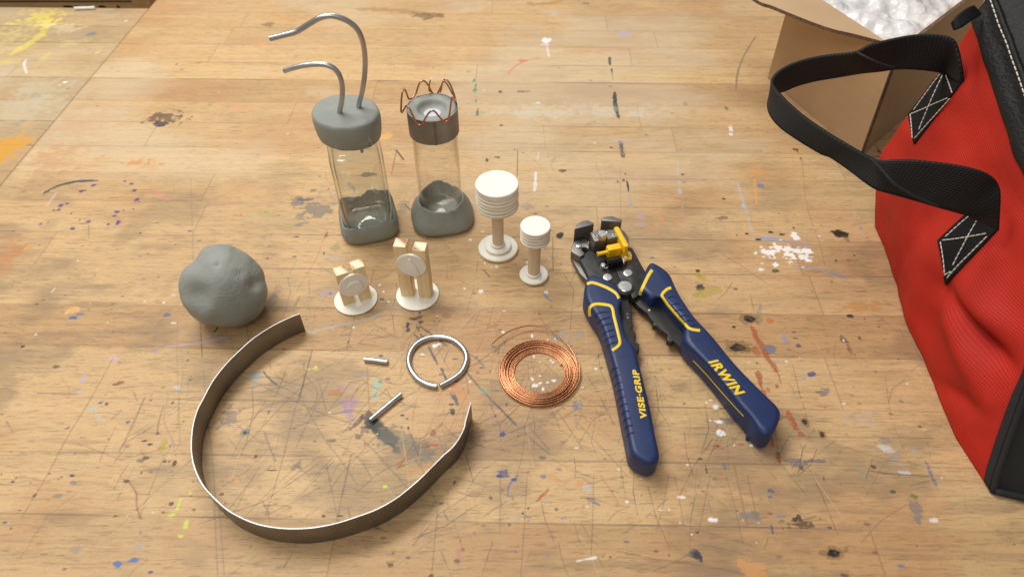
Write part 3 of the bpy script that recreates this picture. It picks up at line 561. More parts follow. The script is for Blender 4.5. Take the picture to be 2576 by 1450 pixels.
for x, y, rx, ry in ((650, 260, 34, 18), (690, 345, 40, 26), (690, 400, 30, 24), (705, 370, 30, 20), (690, 440, 20, 20), (760, 172, 12, 9), (715, 320, 16, 12)): blob(ZL, x, y, rx, ry, (.34, .20, .37), .36, 1.6)
blob(ZL, 610, 290, 34, 16, (.40, .17, .04), .75, 1); blob(ZL, 860, 255, 30, 50, (.36, .46, .34), .6, .9); blob(ZL, 465, 130, 34, 16, (.66, .68, .10), .75, .9); blob(ZL, 403, 390, 16, 18, (.42, .36, .08), .7, .7); blob(ZL, 80, 180, 80, 40, (.26, .35, .38), .6, 1); blob(ZL, 32, 540, 26, 20, (.17, .20, .22), .7, .5); blob(ZL, 32, 540, 12, 9, (.03, .04, .05), .9, .4)
stroke(ZL, [(145, 155), (190, 205), (235, 240)], 13, (.08, .09, .11), .85, .6); blob(ZL, 285, 172, 12, 12, (.3, .16, .06), .6, .9); stroke(ZL, [(1035, 655), (1045, 700), (1025, 750)], 30, (.48, .22, .06), .6, .9, .2); blob(ZL, 1000, 735, 32, 20, (.48, .22, .06), .65, .9)
stroke(ZL, [(1040, 800), (1120, 770), (1210, 740)], 34, (.50, .25, .08), .6, .9, .2); blob(ZL, 913, 878, 13, 9, (.58, .68, .06), .9, .8); stroke(ZL, [(1175, 635), (1210, 615), (1250, 618)], 18, (.40, .07, .04), .8, .8); blob(ZL, 1218, 545, 20, 12, (.25, .08, .08), .7, 1); blob(ZL, 1490, 560, 40, 40, (.24, .14, .08), .5, 1)
stroke(ZL, [(150, 1000), (190, 998), (230, 988)], 14, (.03, .03, .035), .9, .7); blob(ZL, 625, 1065, 18, 6, DK, .9, .6); blob(ZL, 525, 1065, 9, 5, DK, .9); blob(ZL, 320, 1070, 12, 7, RR, .6); blob(ZL, 1340, 415, 12, 16, BK, .8, .9); blob(ZL, 1062, 510, 7, 10, BK, .8); blob(ZL, 1025, 430, 14, 7, BK, .7); blob(ZL, 1265, 990, 18, 8, BK, .6, .7); blob(ZL, 1580, 950, 16, 14, BK, .6, 1); blob(ZL, 1655, 545, 20, 20, NV, .8, 1); blob(ZL, 1665, 800, 34, 20, NV, .75, 1)
blob(ZL, 1385, 1340, 20, 50, (.42, .20, .17), .5, 1); blob(ZL, 1405, 1275, 9, 10, (.3, .1, .08), .7); blob(ZL, 945, 1375, 18, 12, (.18, .07, .04), .9, .8); blob(ZL, 1205, 1440, 16, 10, (.12, .05, .04), .8, .8); blob(ZL, 905, 1205, 18, 9, BR, .7, 1); stroke(ZL, [(680, 1215), (760, 1245), (850, 1235)], 22, (.45, .22, .14), .45, .9); stroke(ZL, [(880, 1145), (925, 1165)], 9, BR, .8, .9); blob(ZL, 860, 1145, 18, 9, DK, .7, .9); blob(ZL, 775, 1218, 9, 6, RR, .7); blob(ZL, 365, 745, 30, 26, (.12, .12, .12), .6, 1); blob(ZL, 205, 775, 26, 4, BK, .7, .8)
stroke(ZL, [(700, 680), (670, 820), (640, 950), (620, 1060)], 7, (.07, .06, .07), .75, .6); stroke(ZL, [(455, 20), (420, 150), (375, 315)], 5, (.07, .06, .06), .75, .6); stroke(ZL, [(155, 540), (190, 640), (225, 720)], 7, (.1, .11, .12), .7, .4); stroke(ZL, [(1285, 1040), (1310, 1090)], 9, (.1, .08, .12), .7, .6); stroke(ZL, [(680, 1025), (695, 1070)], 6, DK, .7)
for p in ([(0, 180), (300, 320), (520, 420), (700, 480)], [(10, 650), (200, 440), (380, 260), (520, 200)], [(160, 1060), (260, 740), (350, 380), (400, 240)], [(390, 330), (520, 560), (640, 720), (740, 870)], [(440, 850), (580, 700)], [(400, 910), (520, 790), (590, 720)], [(820, 450), (960, 360), (1110, 280)], [(730, 920), (900, 780), (1100, 690)], [(350, 640), (450, 430), (560, 220)], [(270, 660), (450, 660), (500, 660)], [(560, 920), (640, 800), (860, 560)], [(500, 230), (545, 410)], [(420, 190), (480, 260), (480, 340), (410, 440)], [(1140, 820), (900, 910), (720, 900)], [(720, 740), (900, 736)], [(610, 610), (750, 700), (830, 830)], [(0, 960), (40, 960)], [(20, 270), (220, 240), (420, 330)], [(840, 180), (1000, 240), (1060, 200)], [(950, 140), (1000, 80)], [(560, 400), (700, 220)], [(880, 700), (1000, 820), (1080, 850)], [(860, 500), (1110, 350)], [(800, 130), (820, 460)], [(850, 670), (1050, 590)], [(545, 740), (620, 1110)], [(130, 400), (200, 360), (320, 340)], [(90, 450), (130, 400)], [(350, 740), (440, 820)], [(100, 650), (240, 640)], [(1280, 490), (1420, 620), (1470, 640)]):
    stroke(ZL, p, 4.2, (.09, .085, .08), .60, .3)
# lower left
for x, y, rx, ry, c_ in ((568, 466, 22, 12, (.06, .09, .26)), (600, 472, 9, 8, (.03, .03, .06)), (975, 467, 5, 6, DK), (892, 635, 11, 8, (.09, .03, .06)), (846, 702, 12, 7, DK), (818, 680, 14, 6, DK), (825, 775, 12, 7, (.12, .06, .05)), (985, 805, 14, 18, (.07, .025, .03)), (928, 798, 12, 6, DK), (955, 798, 10, 5, BR), (993, 760, 12, 6, BR), (970, 853, 12, 8, (.12, .15, .2)), (970, 1031, 14, 10, (.03, .02, .02)), (925, 1083, 13, 6, BR), (1095, 1071, 12, 6, BR), (715, 908, 16, 7, (.09, .03, .04)), (280, 865, 12, 7, (.18, .14, .2)), (330, 900, 7, 4, DK), (424, 756, 8, 4, BR), (72, 910, 9, 6, NV), (92, 890, 8, 5, NV), (8, 870, 5, 4, DK), (490, 1243, 8, 6, (.18, .04, .16)), (795, 1200, 6, 8, (.15, .2, .4)), (665, 1378, 24, 18, (.05, .15, .42)), (750, 1350, 30, 12, (.06, .15, .42)), (782, 1280, 20, 11, (.3, .36, .44)), (432, 1292, 24, 18, (.34, .27, .2)), (320, 262, 14, 8, (.12, .09, .07)), (130, 148, 9, 5, DK), (1060, 224, 9, 6, BK), (130, 60, 1, 1, DK), (875, 172, 14, 6, (.25, .25, .5)), (640, 214, 20, 7, (.48, .40, .6)), (465, 335, 12, 18, (.42, .36, .58)), (447, 400, 11, 10, (.42, .36, .6)), (725, 573, 10, 7, (.12, .13, .18)), (385, 605, 8, 7, (.14, .14, .16)), (415, 918, 20, 9, (.2, .2, .22)), (335, 990, 24, 9, (.22, .2, .16)), (60, 1175, 9, 5, NV), (28, 1140, 12, 6, (.1, .12, .2)), (850, 1420, 10, 5, NV), (860, 1085, 5, 3, WH), (1255, 983, 14, 8, (.1, .05, .07)), (650, 1103, 6, 3, DK), (405, 875, 12, 5, BK), (1000, 380, 20, 12, (.5, .48, .44))):
    blob(ZBL, x, y, rx, ry, c_, .85, .75)
blob(ZBL, 525, 500, 26, 14, (.36, .48, .46), .7, .9); stroke(ZBL, [(535, 515), (560, 550), (590, 575)], 26, (.48, .50, .40), .45, .9); blob(ZBL, 922, 697, 20, 34, (.44, .34, .05), .65, .8)
for x, y, rx, ry in ((1015, 1028, 10, 30), (965, 1100, 20, 9), (1048, 1158, 13, 24), (1022, 1220, 18, 9), (1074, 978, 10, 12)): blob(ZBL, x, y, rx, ry, (.56, .66, .10), .8, .8)
blob(ZBL, 640, 170, 50, 30, (.68, .38, .20), .45, 1); blob(ZBL, 830, 1010, 34, 60, (.68, .44, .22), .3, 1); blob(ZBL, 1320, 905, 44, 22, (.68, .36, .14), .55, .9); blob(ZBL, 680, 655, 40, 20, (.66, .44, .18), .35, .9)
stroke(ZBL, [(685, 893), (730, 915), (770, 980), (772, 1050), (797, 1120)], 7, (.20, .10, .05), .85, .4); stroke(ZBL, [(770, 980), (850, 982)], 6, (.25, .13, .06), .8, .5); stroke(ZBL, [(895, 1062), (960, 1035)], 6, (.62, .16, .16), .7, .4); stroke(ZBL, [(924, 485), (900, 560), (888, 630)], 7, (.22, .14, .09), .8, .3); stroke(ZBL, [(795, 740), (825, 770)], 6, (.2, .1, .05), .8)
stroke(ZBL, [(212, 412), (310, 412), (430, 415)], 6, (.18, .13, .10), .8, .3); stroke(ZBL, [(1015, 992), (1100, 992), (1200, 1003)], 6, (.24, .13, .07), .75, .4); stroke(ZBL, [(820, 430), (740, 620), (675, 735)], 4, (.14, .10, .08), .7, .6); stroke(ZBL, [(1080, 210), (1205, 230)], 5, (.32, .17, .09), .7)
stroke(ZBL, [(640, 210), (520, 430), (380, 660), (280, 850), (120, 1115)], 4, (.14, .10, .08), .65, .3); stroke(ZBL, [(1130, 0), (1142, 210)], 5, (.08, .08, .08), .8, .5); stroke(ZBL, [(1003, 0), (1000, 200), (1018, 700)], 3, (.2, .15, .12), .5); stroke(ZBL, [(1208, 1000), (1230, 1450)], 5, (.2, .17, .15), .65, .2); stroke(ZBL, [(1238, 1060), (1268, 1450)], 5, (.2, .17, .15), .65, .2)
stroke(ZBL, [(1150, 280), (1165, 500), (1200, 780), (1215, 1000)], 4, (.15, .13, .12), .6, .4); stroke(ZBL, [(35, 570), (75, 635)], 6, (.15, .12, .1), .6, .5); stroke(ZBL, [(40, 1160), (130, 1150), (200, 1165), (250, 1200)], 4, (.25, .17, .12), .5); stroke(ZBL, [(180, 895), (275, 913)], 4, (.26, .14, .07), .7); stroke(ZBL, [(395, 1030), (560, 1060), (740, 1082)], 4, (.2, .15, .12), .5); stroke(ZBL, [(0, 1085), (1507, 1098)], 1.5, (.2, .12, .07), .3)
stroke(ZBL, [(935, 412), (950, 440), (925, 560), (975, 680), (985, 740)], 4, (.2, .2, .19), .6, .4); stroke(ZBL, [(345, 320), (385, 380), (388, 440)], 4, (.25, .18, .13), .5); stroke(ZBL, [(755, 405), (775, 455)], 6, (.16, .13, .12), .65, .4); stroke(ZBL, [(685, 508), (630, 560)], 5, (.12, .12, .13), .65); stroke(ZBL, [(980, 675), (925, 800)], 4, (.12, .14, .16), .6)
blob(ZBL, 1205, 100, 120, 30, (.30, .24, .26), .3, 1); stroke(ZBL, [(930, 150), (1100, 130), (1200, 110), (1290, 92)], 14, (.38, .36, .55), .5, 1, .4); stroke(ZMA, [(760, 165), (900, 130), (1080, 90), (1220, 40)], 22, (.38, .42, .45), .5, 1, .3); stroke(ZBL, [(1230, 38), (1222, 52), (1208, 66)], 12, (.02, .07, .05), .9, .4)
blob(ZBL, 1300, 530, 40, 50, (.19, .14, .15), .55, 1); stroke(ZBL, [(1290, 560), (1220, 615)], 20, (.22, .15, .16), .5, 1)
ZC = lambda x, y: (402.4+x*.3123, 553.3+y*.3123)
stroke(ZC, [(1125, 610), (1090, 680), (1075, 735)], 16, (.22, .19, .06), .75, 1, .3); blob(ZC, 925, 715, 22, 18, (.24, .21, .06), .7, 1); stroke(ZC, [(960, 540), (920, 600), (900, 680)], 60, (.16, .13, .14), .5, 1, .5)
stroke(ZC, [(865, 668), (940, 652)], 9, (.50, .10, .07), .8, .8); blob(ZC, 2335, 775, 44, 18, (.32, .15, .07), .7, 1); blob(ZC, 1320, 265, 6, 14, DK, .9); blob(ZC, 1080, 293, 18, 5, DK, .85); blob(ZC, 1105, 134, 20, 6, DK, .8, .8); blob(ZC, 1415, 218, 34, 30, (.28, .25, .10), .6, 1)
blob(ZC, 2090, 750, 9, 12, DK, .9); blob(ZC, 2095, 775, 24, 12, (.14, .06, .04), .85, 1); blob(ZC, 2040, 795, 20, 8, BK, .85, .8); stroke(ZC, [(1290, 370), (1390, 430)], 9, (.14, .15, .16), .6, .8); blob(ZC, 1785, 635, 20, 12, BK, .7, .9)
blob(ZC, 1400, 300, 70, 14, (.38, .42, .46), .4, 1); blob(ZC, 55, 765, 22, 10, (.10, .14, .25), .7, .9); blob(ZC, 1350, 590, 60, 26, (.40, .36, .46), .4, 1); stroke(ZC, [(1200, 480), (1200, 600)], 4, DK, .5); stroke(ZC, [(2270, 150), (2390, 300)], 3, DK, .5)
for x, y in ((1838, 655), (1770, 522), (1800, 572), (1557, 862), (2230, 770), (2500, 160), (2450, 550)): blob(ZC, x, y, 12, 9, WH, .85, .8)
stroke(None, [(1367, 738), (1375, 748), (1388, 757)], 5, (.10, .25, .38), .8, .8); stroke(None, [(1100, 540), (1075, 600)], 3, DK, .5); stroke(None, [(480, 450), (490, 800)], 1.6, (.2, .14, .1), .45); stroke(None, [(1560, 420), (1562, 700)], 1.6, (.2, .14, .1), .4); stroke(None, [(1100, 1280), (1085, 1450)], 2, DK, .5)
# yellow and grey paint haze over the other bench, drawn by a separate list
LSPOTS_FROM = len(SPOTS)
blob(ZA5, 330, 150, 160, 50, (.72, .60, .10), .6, .9); stroke(ZA5, [(420, 150), (360, 300), (230, 400), (95, 480)], 50, (.72, .60, .08), .55, .8, .1); blob(ZA5, 160, 280, 190, 120, (.66, .60, .24), .45, .8); blob(ZA5, 505, 180, 18, 30, (.75, .62, .05), .7, .7)
blob(ZA5, 600, 220, 90, 16, (.72, .60, .14), .4, .9); blob(ZA5, 380, 520, 26, 50, (.7, .55, .12), .4, .9); blob(ZA5, 60, 540, 110, 30, (.68, .55, .15), .4, .8); blob(ZA5, 640, 370, 110, 26, (.66, .60, .25), .35, .9)
blob(ZA5, 400, 780, 340, 110, (.52, .47, .34), .4, .8); blob(ZA5, 150, 960, 340, 150, (.52, .46, .32), .4, .8); blob(ZA5, 560, 250, 140, 34, (.66, .60, .44), .4, .9)
blob(ZA5, 90, 1290, 150, 80, (.62, .30, .03), .85, .6); blob(ZA5, 185, 1180, 30, 70, (.60, .32, .06), .6, .9); blob(ZA5, 335, 1066, 26, 8, (.62, .34, .10), .7, .6); stroke(ZA5, [(0, 1155), (80, 1145), (150, 1165)], 12, (.3, .33, .35), .6, .8)
stroke(ZA5, [(235, 515), (212, 560), (235, 650)], 11, WH, .8, .7, .2); stroke(ZA5, [(875, 455), (830, 470)], 10, WH, .75, .6); blob(ZA5, 575, 720, 20, 10, WH, .85, .7); blob(ZA5, 530, 742, 8, 6, WH, .6); blob(ZA5, 1105, 185, 12, 10, WH, .6)
blob(ZA5, 800, 298, 34, 12, (.16, .18, .24), .75, .7); blob(ZA5, 690, 320, 50, 30, (.34, .34, .34), .4, 1); blob(ZA5, 975, 118, 40, 12, (.34, .32, .3), .5, .9); blob(ZA5, 315, 835, 34, 20, (.35, .36, .36), .5, .9); blob(ZA5, 595, 780, 12, 8, (.22, .16, .1), .6); blob(ZA5, 640, 620, 60, 14, (.40, .28, .14), .4, .8); blob(ZA5, 940, 430, 40, 14, (.4, .3, .18), .5, .8); blob(ZA5, 1130, 210, 60, 26, (.40, .27, .18), .4, .9); blob(ZA5, 850, 540, 90, 50, (.45, .34, .2), .3, .9); blob(ZA5, 360, 925, 9, 5, (.2, .15, .1), .4); blob(ZA5, 700, 430, 30, 12, (.35, .35, .36), .4, .9)

def build_bench(name, A, B, spots, seed, nscr, haze=None, tone=1.0):
    AA, BB = np.meshgrid(A, B); nA, nB = len(A), len(B)
    X, Y = t2w(AA, BB); a = AA.ravel().astype(np.float32); b = BB.ravel().astype(np.float32)
    sh = AA.shape
    # boards
    seam = np.array(SEAMS); wob = (fbm(AA*6, BB*0+seed, 90+seed, 3)-.5)*.0006
    row = np.searchsorted(seam, BB+wob)
    tone_ = np.zeros(sh, np.float32); bid = np.zeros(sh, np.float32); endd = np.full(sh, 9., np.float32)
    for r in np.unique(row):
        rr = np.random.default_rng(500+int(r)+seed*100); m = row == r
        ends = sorted(FIX.get(int(r), []) if seed == 0 else [])
        x = -1.6+rr.random()*.3
        while x < 1.4:
            if all(abs(x-e) > .22 for e in ends): ends.append(x)
            x += rr.uniform(.28, .5)
        ends = np.array(sorted(ends)); k = np.searchsorted(ends, AA[m])
        tv = rr.normal(0, .10, len(ends)+1)+ROWTONE.get(int(r), 0)*.9
        tone_[m] = tv[k]; bid[m] = r*7.3+k*3.1
        d = np.min(np.abs(AA[m][:, None]-ends[None, :]), axis=1) if m.sum() < 4e5 else np.min(np.stack([np.abs(AA[m]-e) for e in ends]), axis=0)
        endd[m] = d
    sd = np.min(np.stack([np.abs(BB+wob-s_) for s_ in SEAMS if B[0]-.1 < s_ < B[-1]+.1]), axis=0)
    n_seam = fbm(AA*14, BB*3, 20+seed, 3)
    seama = np.clip(1-sd/.0009, 0, 1)*np.clip(n_seam*2.2-.55, .12, 1)*.75
    enda = np.clip(1-endd/.0008, 0, 1)*.4
    col = np.zeros(sh+(3,), np.float32); alp = np.zeros(sh, np.float32)
    def over(sl, c_, al):
        al = al.astype(np.float32); col[sl] = col[sl]*(1-al[..., None])+np.array(c_, np.float32)*al[..., None]; alp[sl] = alp[sl]*(1-al)+al
    full = (slice(None), slice(None))
    # broad stains and wear; the near grime also darkens in place of dimmer light
    g1 = fbm(AA*9, BB*16, 30+seed, 4); over(full, (.42, .20, .09), np.clip((g1-.56)*2.4, 0, .34))
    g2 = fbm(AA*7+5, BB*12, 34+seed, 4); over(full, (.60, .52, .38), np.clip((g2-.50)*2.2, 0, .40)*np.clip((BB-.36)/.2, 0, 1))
    if haze: over(full, haze[0], np.clip(fbm(AA*8, BB*11, 60, 4)*1.5-.2, 0, 1)*haze[1])
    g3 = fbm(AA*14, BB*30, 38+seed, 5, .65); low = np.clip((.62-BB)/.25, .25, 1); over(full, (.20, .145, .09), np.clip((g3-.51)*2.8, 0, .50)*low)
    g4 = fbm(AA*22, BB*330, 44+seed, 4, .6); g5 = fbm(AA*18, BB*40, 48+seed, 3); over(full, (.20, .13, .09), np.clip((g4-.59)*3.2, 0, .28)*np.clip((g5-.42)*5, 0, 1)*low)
    over(full, (.11, .07, .05), seama); over(full, (.13, .08, .05), enda)
    # local fine noises used to make paint edges ragged
    N1 = fbm(AA*260, BB*260, 70+seed, 4, .62)-.5; N2 = fbm(AA*90, BB*700, 76+seed, 3, .6)-.5; N3 = fbm(AA*70, BB*90, 80+seed, 3)-.5
    def window(x0, x1, y0, y1, pad):
        i0, i1 = np.searchsorted(A, (x0-pad, x1+pad)); j0, j1 = np.searchsorted(B, (y0-pad, y1+pad))
        return (slice(j0, j1), slice(i0, i1)) if i1 > i0 and j1 > j0 else None
    for s_ in spots:
        if s_[0] == 'b':
            _, c_, rx, ry, rot, cl, al, rag = s_; rm = max(rx, ry)
            sl = window(c_[0]-rm, c_[0]+rm, c_[1]-rm, c_[1]+rm, rm*.9+.001)
            if not sl: continue
            dx = AA[sl]-c_[0]; dy = BB[sl]-c_[1]
            kk = .92 if cl[2] > .7 else 1.12; rx = max(rx*kk, .0004); ry = max(ry*kk, .0004)
            q = np.sqrt((dx/rx)**2+(dy/ry)**2)
            k = (N1[sl]*2.4+N3[sl]*2.2*min(1, rm/.006)+N2[sl]*1.4)*rag
            v = (1.0-q)+k
            soft = .18+(.5 if al < .5 else 0)
            over(sl, cl, np.clip(v/soft, 0, 1)*al)
        else:
            _, pts, hw, _, _, cl, al, rag, dry = s_; hw = max(hw, .00016)
            c2 = crom([Vector((p[0], p[1], 0)) for p in pts], 5) if len(pts) > 2 else [Vector((p[0], p[1], 0)) for p in pts]
            n_ = len(c2)-1
            for i in range(n_):
                p, q_ = c2[i], c2[i+1]
                sl = window(min(p.x, q_.x), max(p.x, q_.x), min(p.y, q_.y), max(p.y, q_.y), hw*2.2+.001)
                if not sl: continue
                ex, ey = q_.x-p.x, q_.y-p.y; L2 = ex*ex+ey*ey+1e-12
                tt = np.clip(((AA[sl]-p.x)*ex+(BB[sl]-p.y)*ey)/L2, 0, 1)
                d = np.hypot(AA[sl]-p.x-tt*ex, BB[sl]-p.y-tt*ey)
                g = (i+tt)/n_; wv = hw*(np.clip(np.minimum(g, 1-g)*7+.35, 0, 1) if hw > .0007 else 1.0)
                if hw < .0007:
                    pr = np.clip(1-d/(hw+.00042), 0, 1)*min(1, (hw+.0002)/.0005); k = np.clip(1-rag*1.6*(N1[sl]+N3[sl]+.15), 0, 1)
                    a_ = pr*k*al
                else:
                    v = (1-d/wv)+(N1[sl]*2.2+N3[sl]*1.2+N2[sl]*1.6)*rag*.8
                    a_ = np.clip(v/.3, 0, 1)*al
                    if dry: a_ = a_*np.clip(1-dry*4*(N2[sl]+N1[sl]*.6+.04), 0, 1)
                # keep overlaps of neighbouring segments from doubling
                if i == 0: buf = np.zeros(sh, np.float32) if False else {}
                buf[i] = (sl, a_)
            # merge by max
            j0 = min(v[0][0].start for v in buf.values()) if buf else 0
            if buf:
                j1 = max(v[0][0].stop for v in buf.values()); i0 = min(v[0][1].start for v in buf.values()); i1 = max(v[0][1].stop for v in buf.values())
                acc = np.zeros((j1-j0, i1-i0), np.float32)
                for (sl, a_) in buf.values():
                    r_ = (slice(sl[0].start-j0, sl[0].stop-j0), slice(sl[1].start-i0, sl[1].stop-i0)); acc[r_] = np.maximum(acc[r_], a_)
                over((slice(j0, j1), slice(i0, i1)), cl, acc); buf.clear()
    # knife scratches
    rs = np.random.default_rng(77+seed)
    for k in range(nscr):
        cx_ = rs.normal(-.02, .12) if k % 4 else rs.uniform(-.25, .4); cy_ = rs.normal(.255, .05) if k % 5 else rs.uniform(.3, .6)
        L = rs.uniform(.006, .05)*(1.6 if rs.random() < .12 else 1); ang = rs.choice([rs.uniform(0, math.pi), rs.normal(math.pi/2, .3), rs.normal(.75, .25)], p=[.35, .35, .3])
        dx, dy = math.cos(ang)*L/2, math.sin(ang)*L/2; bend = rs.normal(0, .06)*L
        pts = [(cx_-dx, cy_-dy), (cx_+bend*math.sin(ang), cy_-bend*math.cos(ang)), (cx_+dx, cy_+dy)]
        al = rs.uniform(.3, .85)*(.6 if cy_ > .4 else 1); cl = (.07, .065, .06) if rs.random() < .93 else (.62, .46, .28)
        for p, q_ in zip(pts[:-1], pts[1:]):
            sl = window(min(p[0], q_[0]), max(p[0], q_[0]), min(p[1], q_[1]), max(p[1], q_[1]), .0012)
            if not sl: continue
            ex, ey = q_[0]-p[0], q_[1]-p[1]; L2 = ex*ex+ey*ey+1e-12
            tt = np.clip(((AA[sl]-p[0])*ex+(BB[sl]-p[1])*ey)/L2, 0, 1); d = np.hypot(AA[sl]-p[0]-tt*ex, BB[sl]-p[1]-tt*ey)
            over(sl, cl, np.clip(1-d/.00042, 0, 1)*al*np.clip(.8+2.2*(N1[sl]+N3[sl]), 0, 1))
    # tiny specks
    for k in range(int(nscr*1.6)):
        cx_ = rs.uniform(-.5, .5); cy_ = rs.choice([rs.uniform(.13, .4), rs.uniform(.13, .7)]); r_ = rs.uniform(.0003, .0011)
        cl = [BK, DK, (.08, .10, .18), WH, BR, (.18, .12, .08), (.18, .12, .08), (.14, .10, .08), BR, DK][rs.integers(10)]; el = rs.uniform(.4, 2.2)
        sl = window(cx_-r_, cx_+r_, cy_-r_, cy_+r_, .0015)
        if not sl: continue
        q = np.hypot((AA[sl]-cx_)/(r_*el), (BB[sl]-cy_)/r_)
        over(sl, cl, np.clip((1.2-q+N1[sl]*2)/.5, 0, 1)*rs.uniform(.3, .8))
    # mesh: top sheet and slab sides
    n = nA*nB; Zt = ((fbm(AA*30, BB*60, 5+seed, 3)-.5)*.00015-.0001).astype(np.float32)
    co = np.stack([X, Y, Zt], -1).reshape(-1, 3).astype(np.float32)
    i = np.arange(n, dtype=np.int32).reshape(sh)
    q = np.stack([i[:-1, :-1], i[:-1, 1:], i[1:, 1:], i[1:, :-1]], -1).reshape(-1, 4)
    rim = np.concatenate([i[0, :], i[1:, -1], i[-1, -2::-1], i[-2:0:-1, 0]])
    lowco = co[rim].copy(); lowco[:, 2] = -.045; m_ = len(rim)
    lo = n+np.arange(m_, dtype=np.int32); nx = np.roll(np.arange(m_), -1)
    sides = np.stack([rim, lo, lo[nx], rim[nx]], -1)
    co = np.concatenate([co, lowco]); q = np.concatenate([q, sides]).astype(np.int32)
    me = bpy.data.meshes.new(name); me.vertices.add(len(co)); me.vertices.foreach_set('co', co.ravel())
    me.loops.add(len(q)*4); me.loops.foreach_set('vertex_index', q.ravel()); me.polygons.add(len(q))
    me.polygons.foreach_set('loop_start', np.arange(0, len(q)*4, 4, dtype=np.int32))
    me.polygons.foreach_set('loop_total', np.full(len(q), 4, dtype=np.int32)) if False else None
    me.update(calc_edges=True); me.polygons.foreach_set('use_smooth', np.ones(len(q), bool))
    at = me.color_attributes.new('paint', 'FLOAT_COLOR', 'POINT')
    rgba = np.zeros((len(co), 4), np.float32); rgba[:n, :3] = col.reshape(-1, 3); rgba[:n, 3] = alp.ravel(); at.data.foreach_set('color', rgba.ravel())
    for nm, ar in (('tone', tone_), ('board', bid)):
        f = me.attributes.new(nm, 'FLOAT', 'POINT'); v = np.zeros(len(co), np.float32); v[:n] = ar.ravel(); f.data.foreach_set('value', v)
    o = bpy.data.objects.new(name, me); COL.objects.link(o); me.materials.append(WOOD[seed])
    return o
def wood_mat(name, base):
    t = NT(name)
    at = t.n('ShaderNodeAttribute'); at.attribute_name = 'paint'
    tn = t.n('ShaderNodeAttribute'); tn.attribute_name = 'tone'; bd = t.n('ShaderNodeAttribute'); bd.attribute_name = 'board'
    cmb = t.n('ShaderNodeCombineXYZ'); t.l(bd.outputs['Fac'], cmb.inputs[2])
    def bv(sx, sy):
        m = t.n('ShaderNodeVectorMath'); m.operation = 'ADD'; t.l(t.coord((sx, sy, 1), (0, 0, -PHI)), m.inputs[0]); t.l(cmb.outputs[0], m.inputs[1]); return m.outputs[0]
    g1 = t.noise(1, 6, .6, bv(9, 170), .6); g2 = t.noise(1, 5, .65, bv(90, 750), .2); g3 = t.noise(1, 3, .5, bv(4, 18), 1.0); g4 = t.noise(1, 4, .7, bv(420, 800))
    c1 = t.ramp(g1, [(.28, sc(base, .80)), (.50, base), (.72, sc(base, 1.12))])
    c1 = t.mix(t.math('MULTIPLY', g3, .55), c1, (base[0]*.96, base[1]*.84, base[2]*.70))
    # pores: short dark dashes
    po = t.ramp(g2, [(.36, (1, 1, 1)), (.47, (0, 0, 0))]); c1 = t.mix(t.math('MULTIPLY', po, .52), c1, sc(base, .38))
    c1 = t.mix(t.math('MULTIPLY', t.ramp(g4, [(.58, (0, 0, 0)), (.68, (1, 1, 1))]), .28), c1, sc(base, 1.35))
    c1 = t.mix(t.math('MULTIPLY', t.ramp(g4, [(.36, (1, 1, 1)), (.44, (0, 0, 0))]), .30), c1, sc(base, .55))
    tm = t.n('ShaderNodeMapRange'); t.l(tn.outputs['Fac'], tm.inputs[0]); tm.inputs[1].default_value = -.6; tm.inputs[2].default_value = .6
    tc = t.ramp(tm.outputs[0], [(0, (.70, .61, .55)), (.5, (1, 1, 1)), (1, (1.16, 1.19, 1.20))])
    c1 = t.mix(1.0, c1, tc, 'MULTIPLY')
    # paint over wood; worn by the grain
    inv = t.math('SUBTRACT', 1, at.outputs['Alpha'])
    c2 = t.mix(1.0, t.mix(at.outputs['Alpha'], c1, (0, 0, 0)), at.outputs['Color'], 'ADD')
    wear = t.math('MULTIPLY', t.ramp(g2, [(.52, (0, 0, 0)), (.66, (1, 1, 1))]), .16)
    c3 = t.mix(wear, c2, c1)
    rg = t.math('ADD', .40, t.math('MULTIPLY', g1, .25))
    b = t.bump(g2, .16, .0003, t.bump(g1, .10, .0004, t.bump(at.outputs['Alpha'], .35, .0003)))
    return t.set(col=c3, rough=rg, nor=b, spec=.26)
WOOD = {0: wood_mat('worn_maple_bench', (.560, .380, .196)), 1: wood_mat('paint_hazed_bench', (.50, .36, .20))}
def span(segs):
    out = []
    for a0, a1, st in segs:
        n = max(2, int(round((a1-a0)/st))); out.append(np.linspace(a0, a1, n, endpoint=False))
    out.append([segs[-1][1]]); return np.concatenate(out)
EDGE = w2t(*P(37, 416)[:2])[0]*.5+w2t(*P(396, 0)[:2])[0]*.5
print('edge', EDGE)
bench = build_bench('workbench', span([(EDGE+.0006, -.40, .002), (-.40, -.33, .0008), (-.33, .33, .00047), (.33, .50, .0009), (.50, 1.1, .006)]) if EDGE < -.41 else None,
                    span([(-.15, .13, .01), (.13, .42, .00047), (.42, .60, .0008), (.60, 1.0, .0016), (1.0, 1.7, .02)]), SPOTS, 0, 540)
tag(bench, 'scratched, paint spotted butcher block workbench top under the clay models', 'workbench', kind=None)
b2 = w2t(*P(200, 20)[:2])[1]
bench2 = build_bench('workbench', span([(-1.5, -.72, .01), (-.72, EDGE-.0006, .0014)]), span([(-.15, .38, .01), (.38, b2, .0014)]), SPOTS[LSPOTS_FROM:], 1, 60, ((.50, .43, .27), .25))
tag(bench2, 'yellow stained workbench top butted against the left side of the main bench', 'workbench')

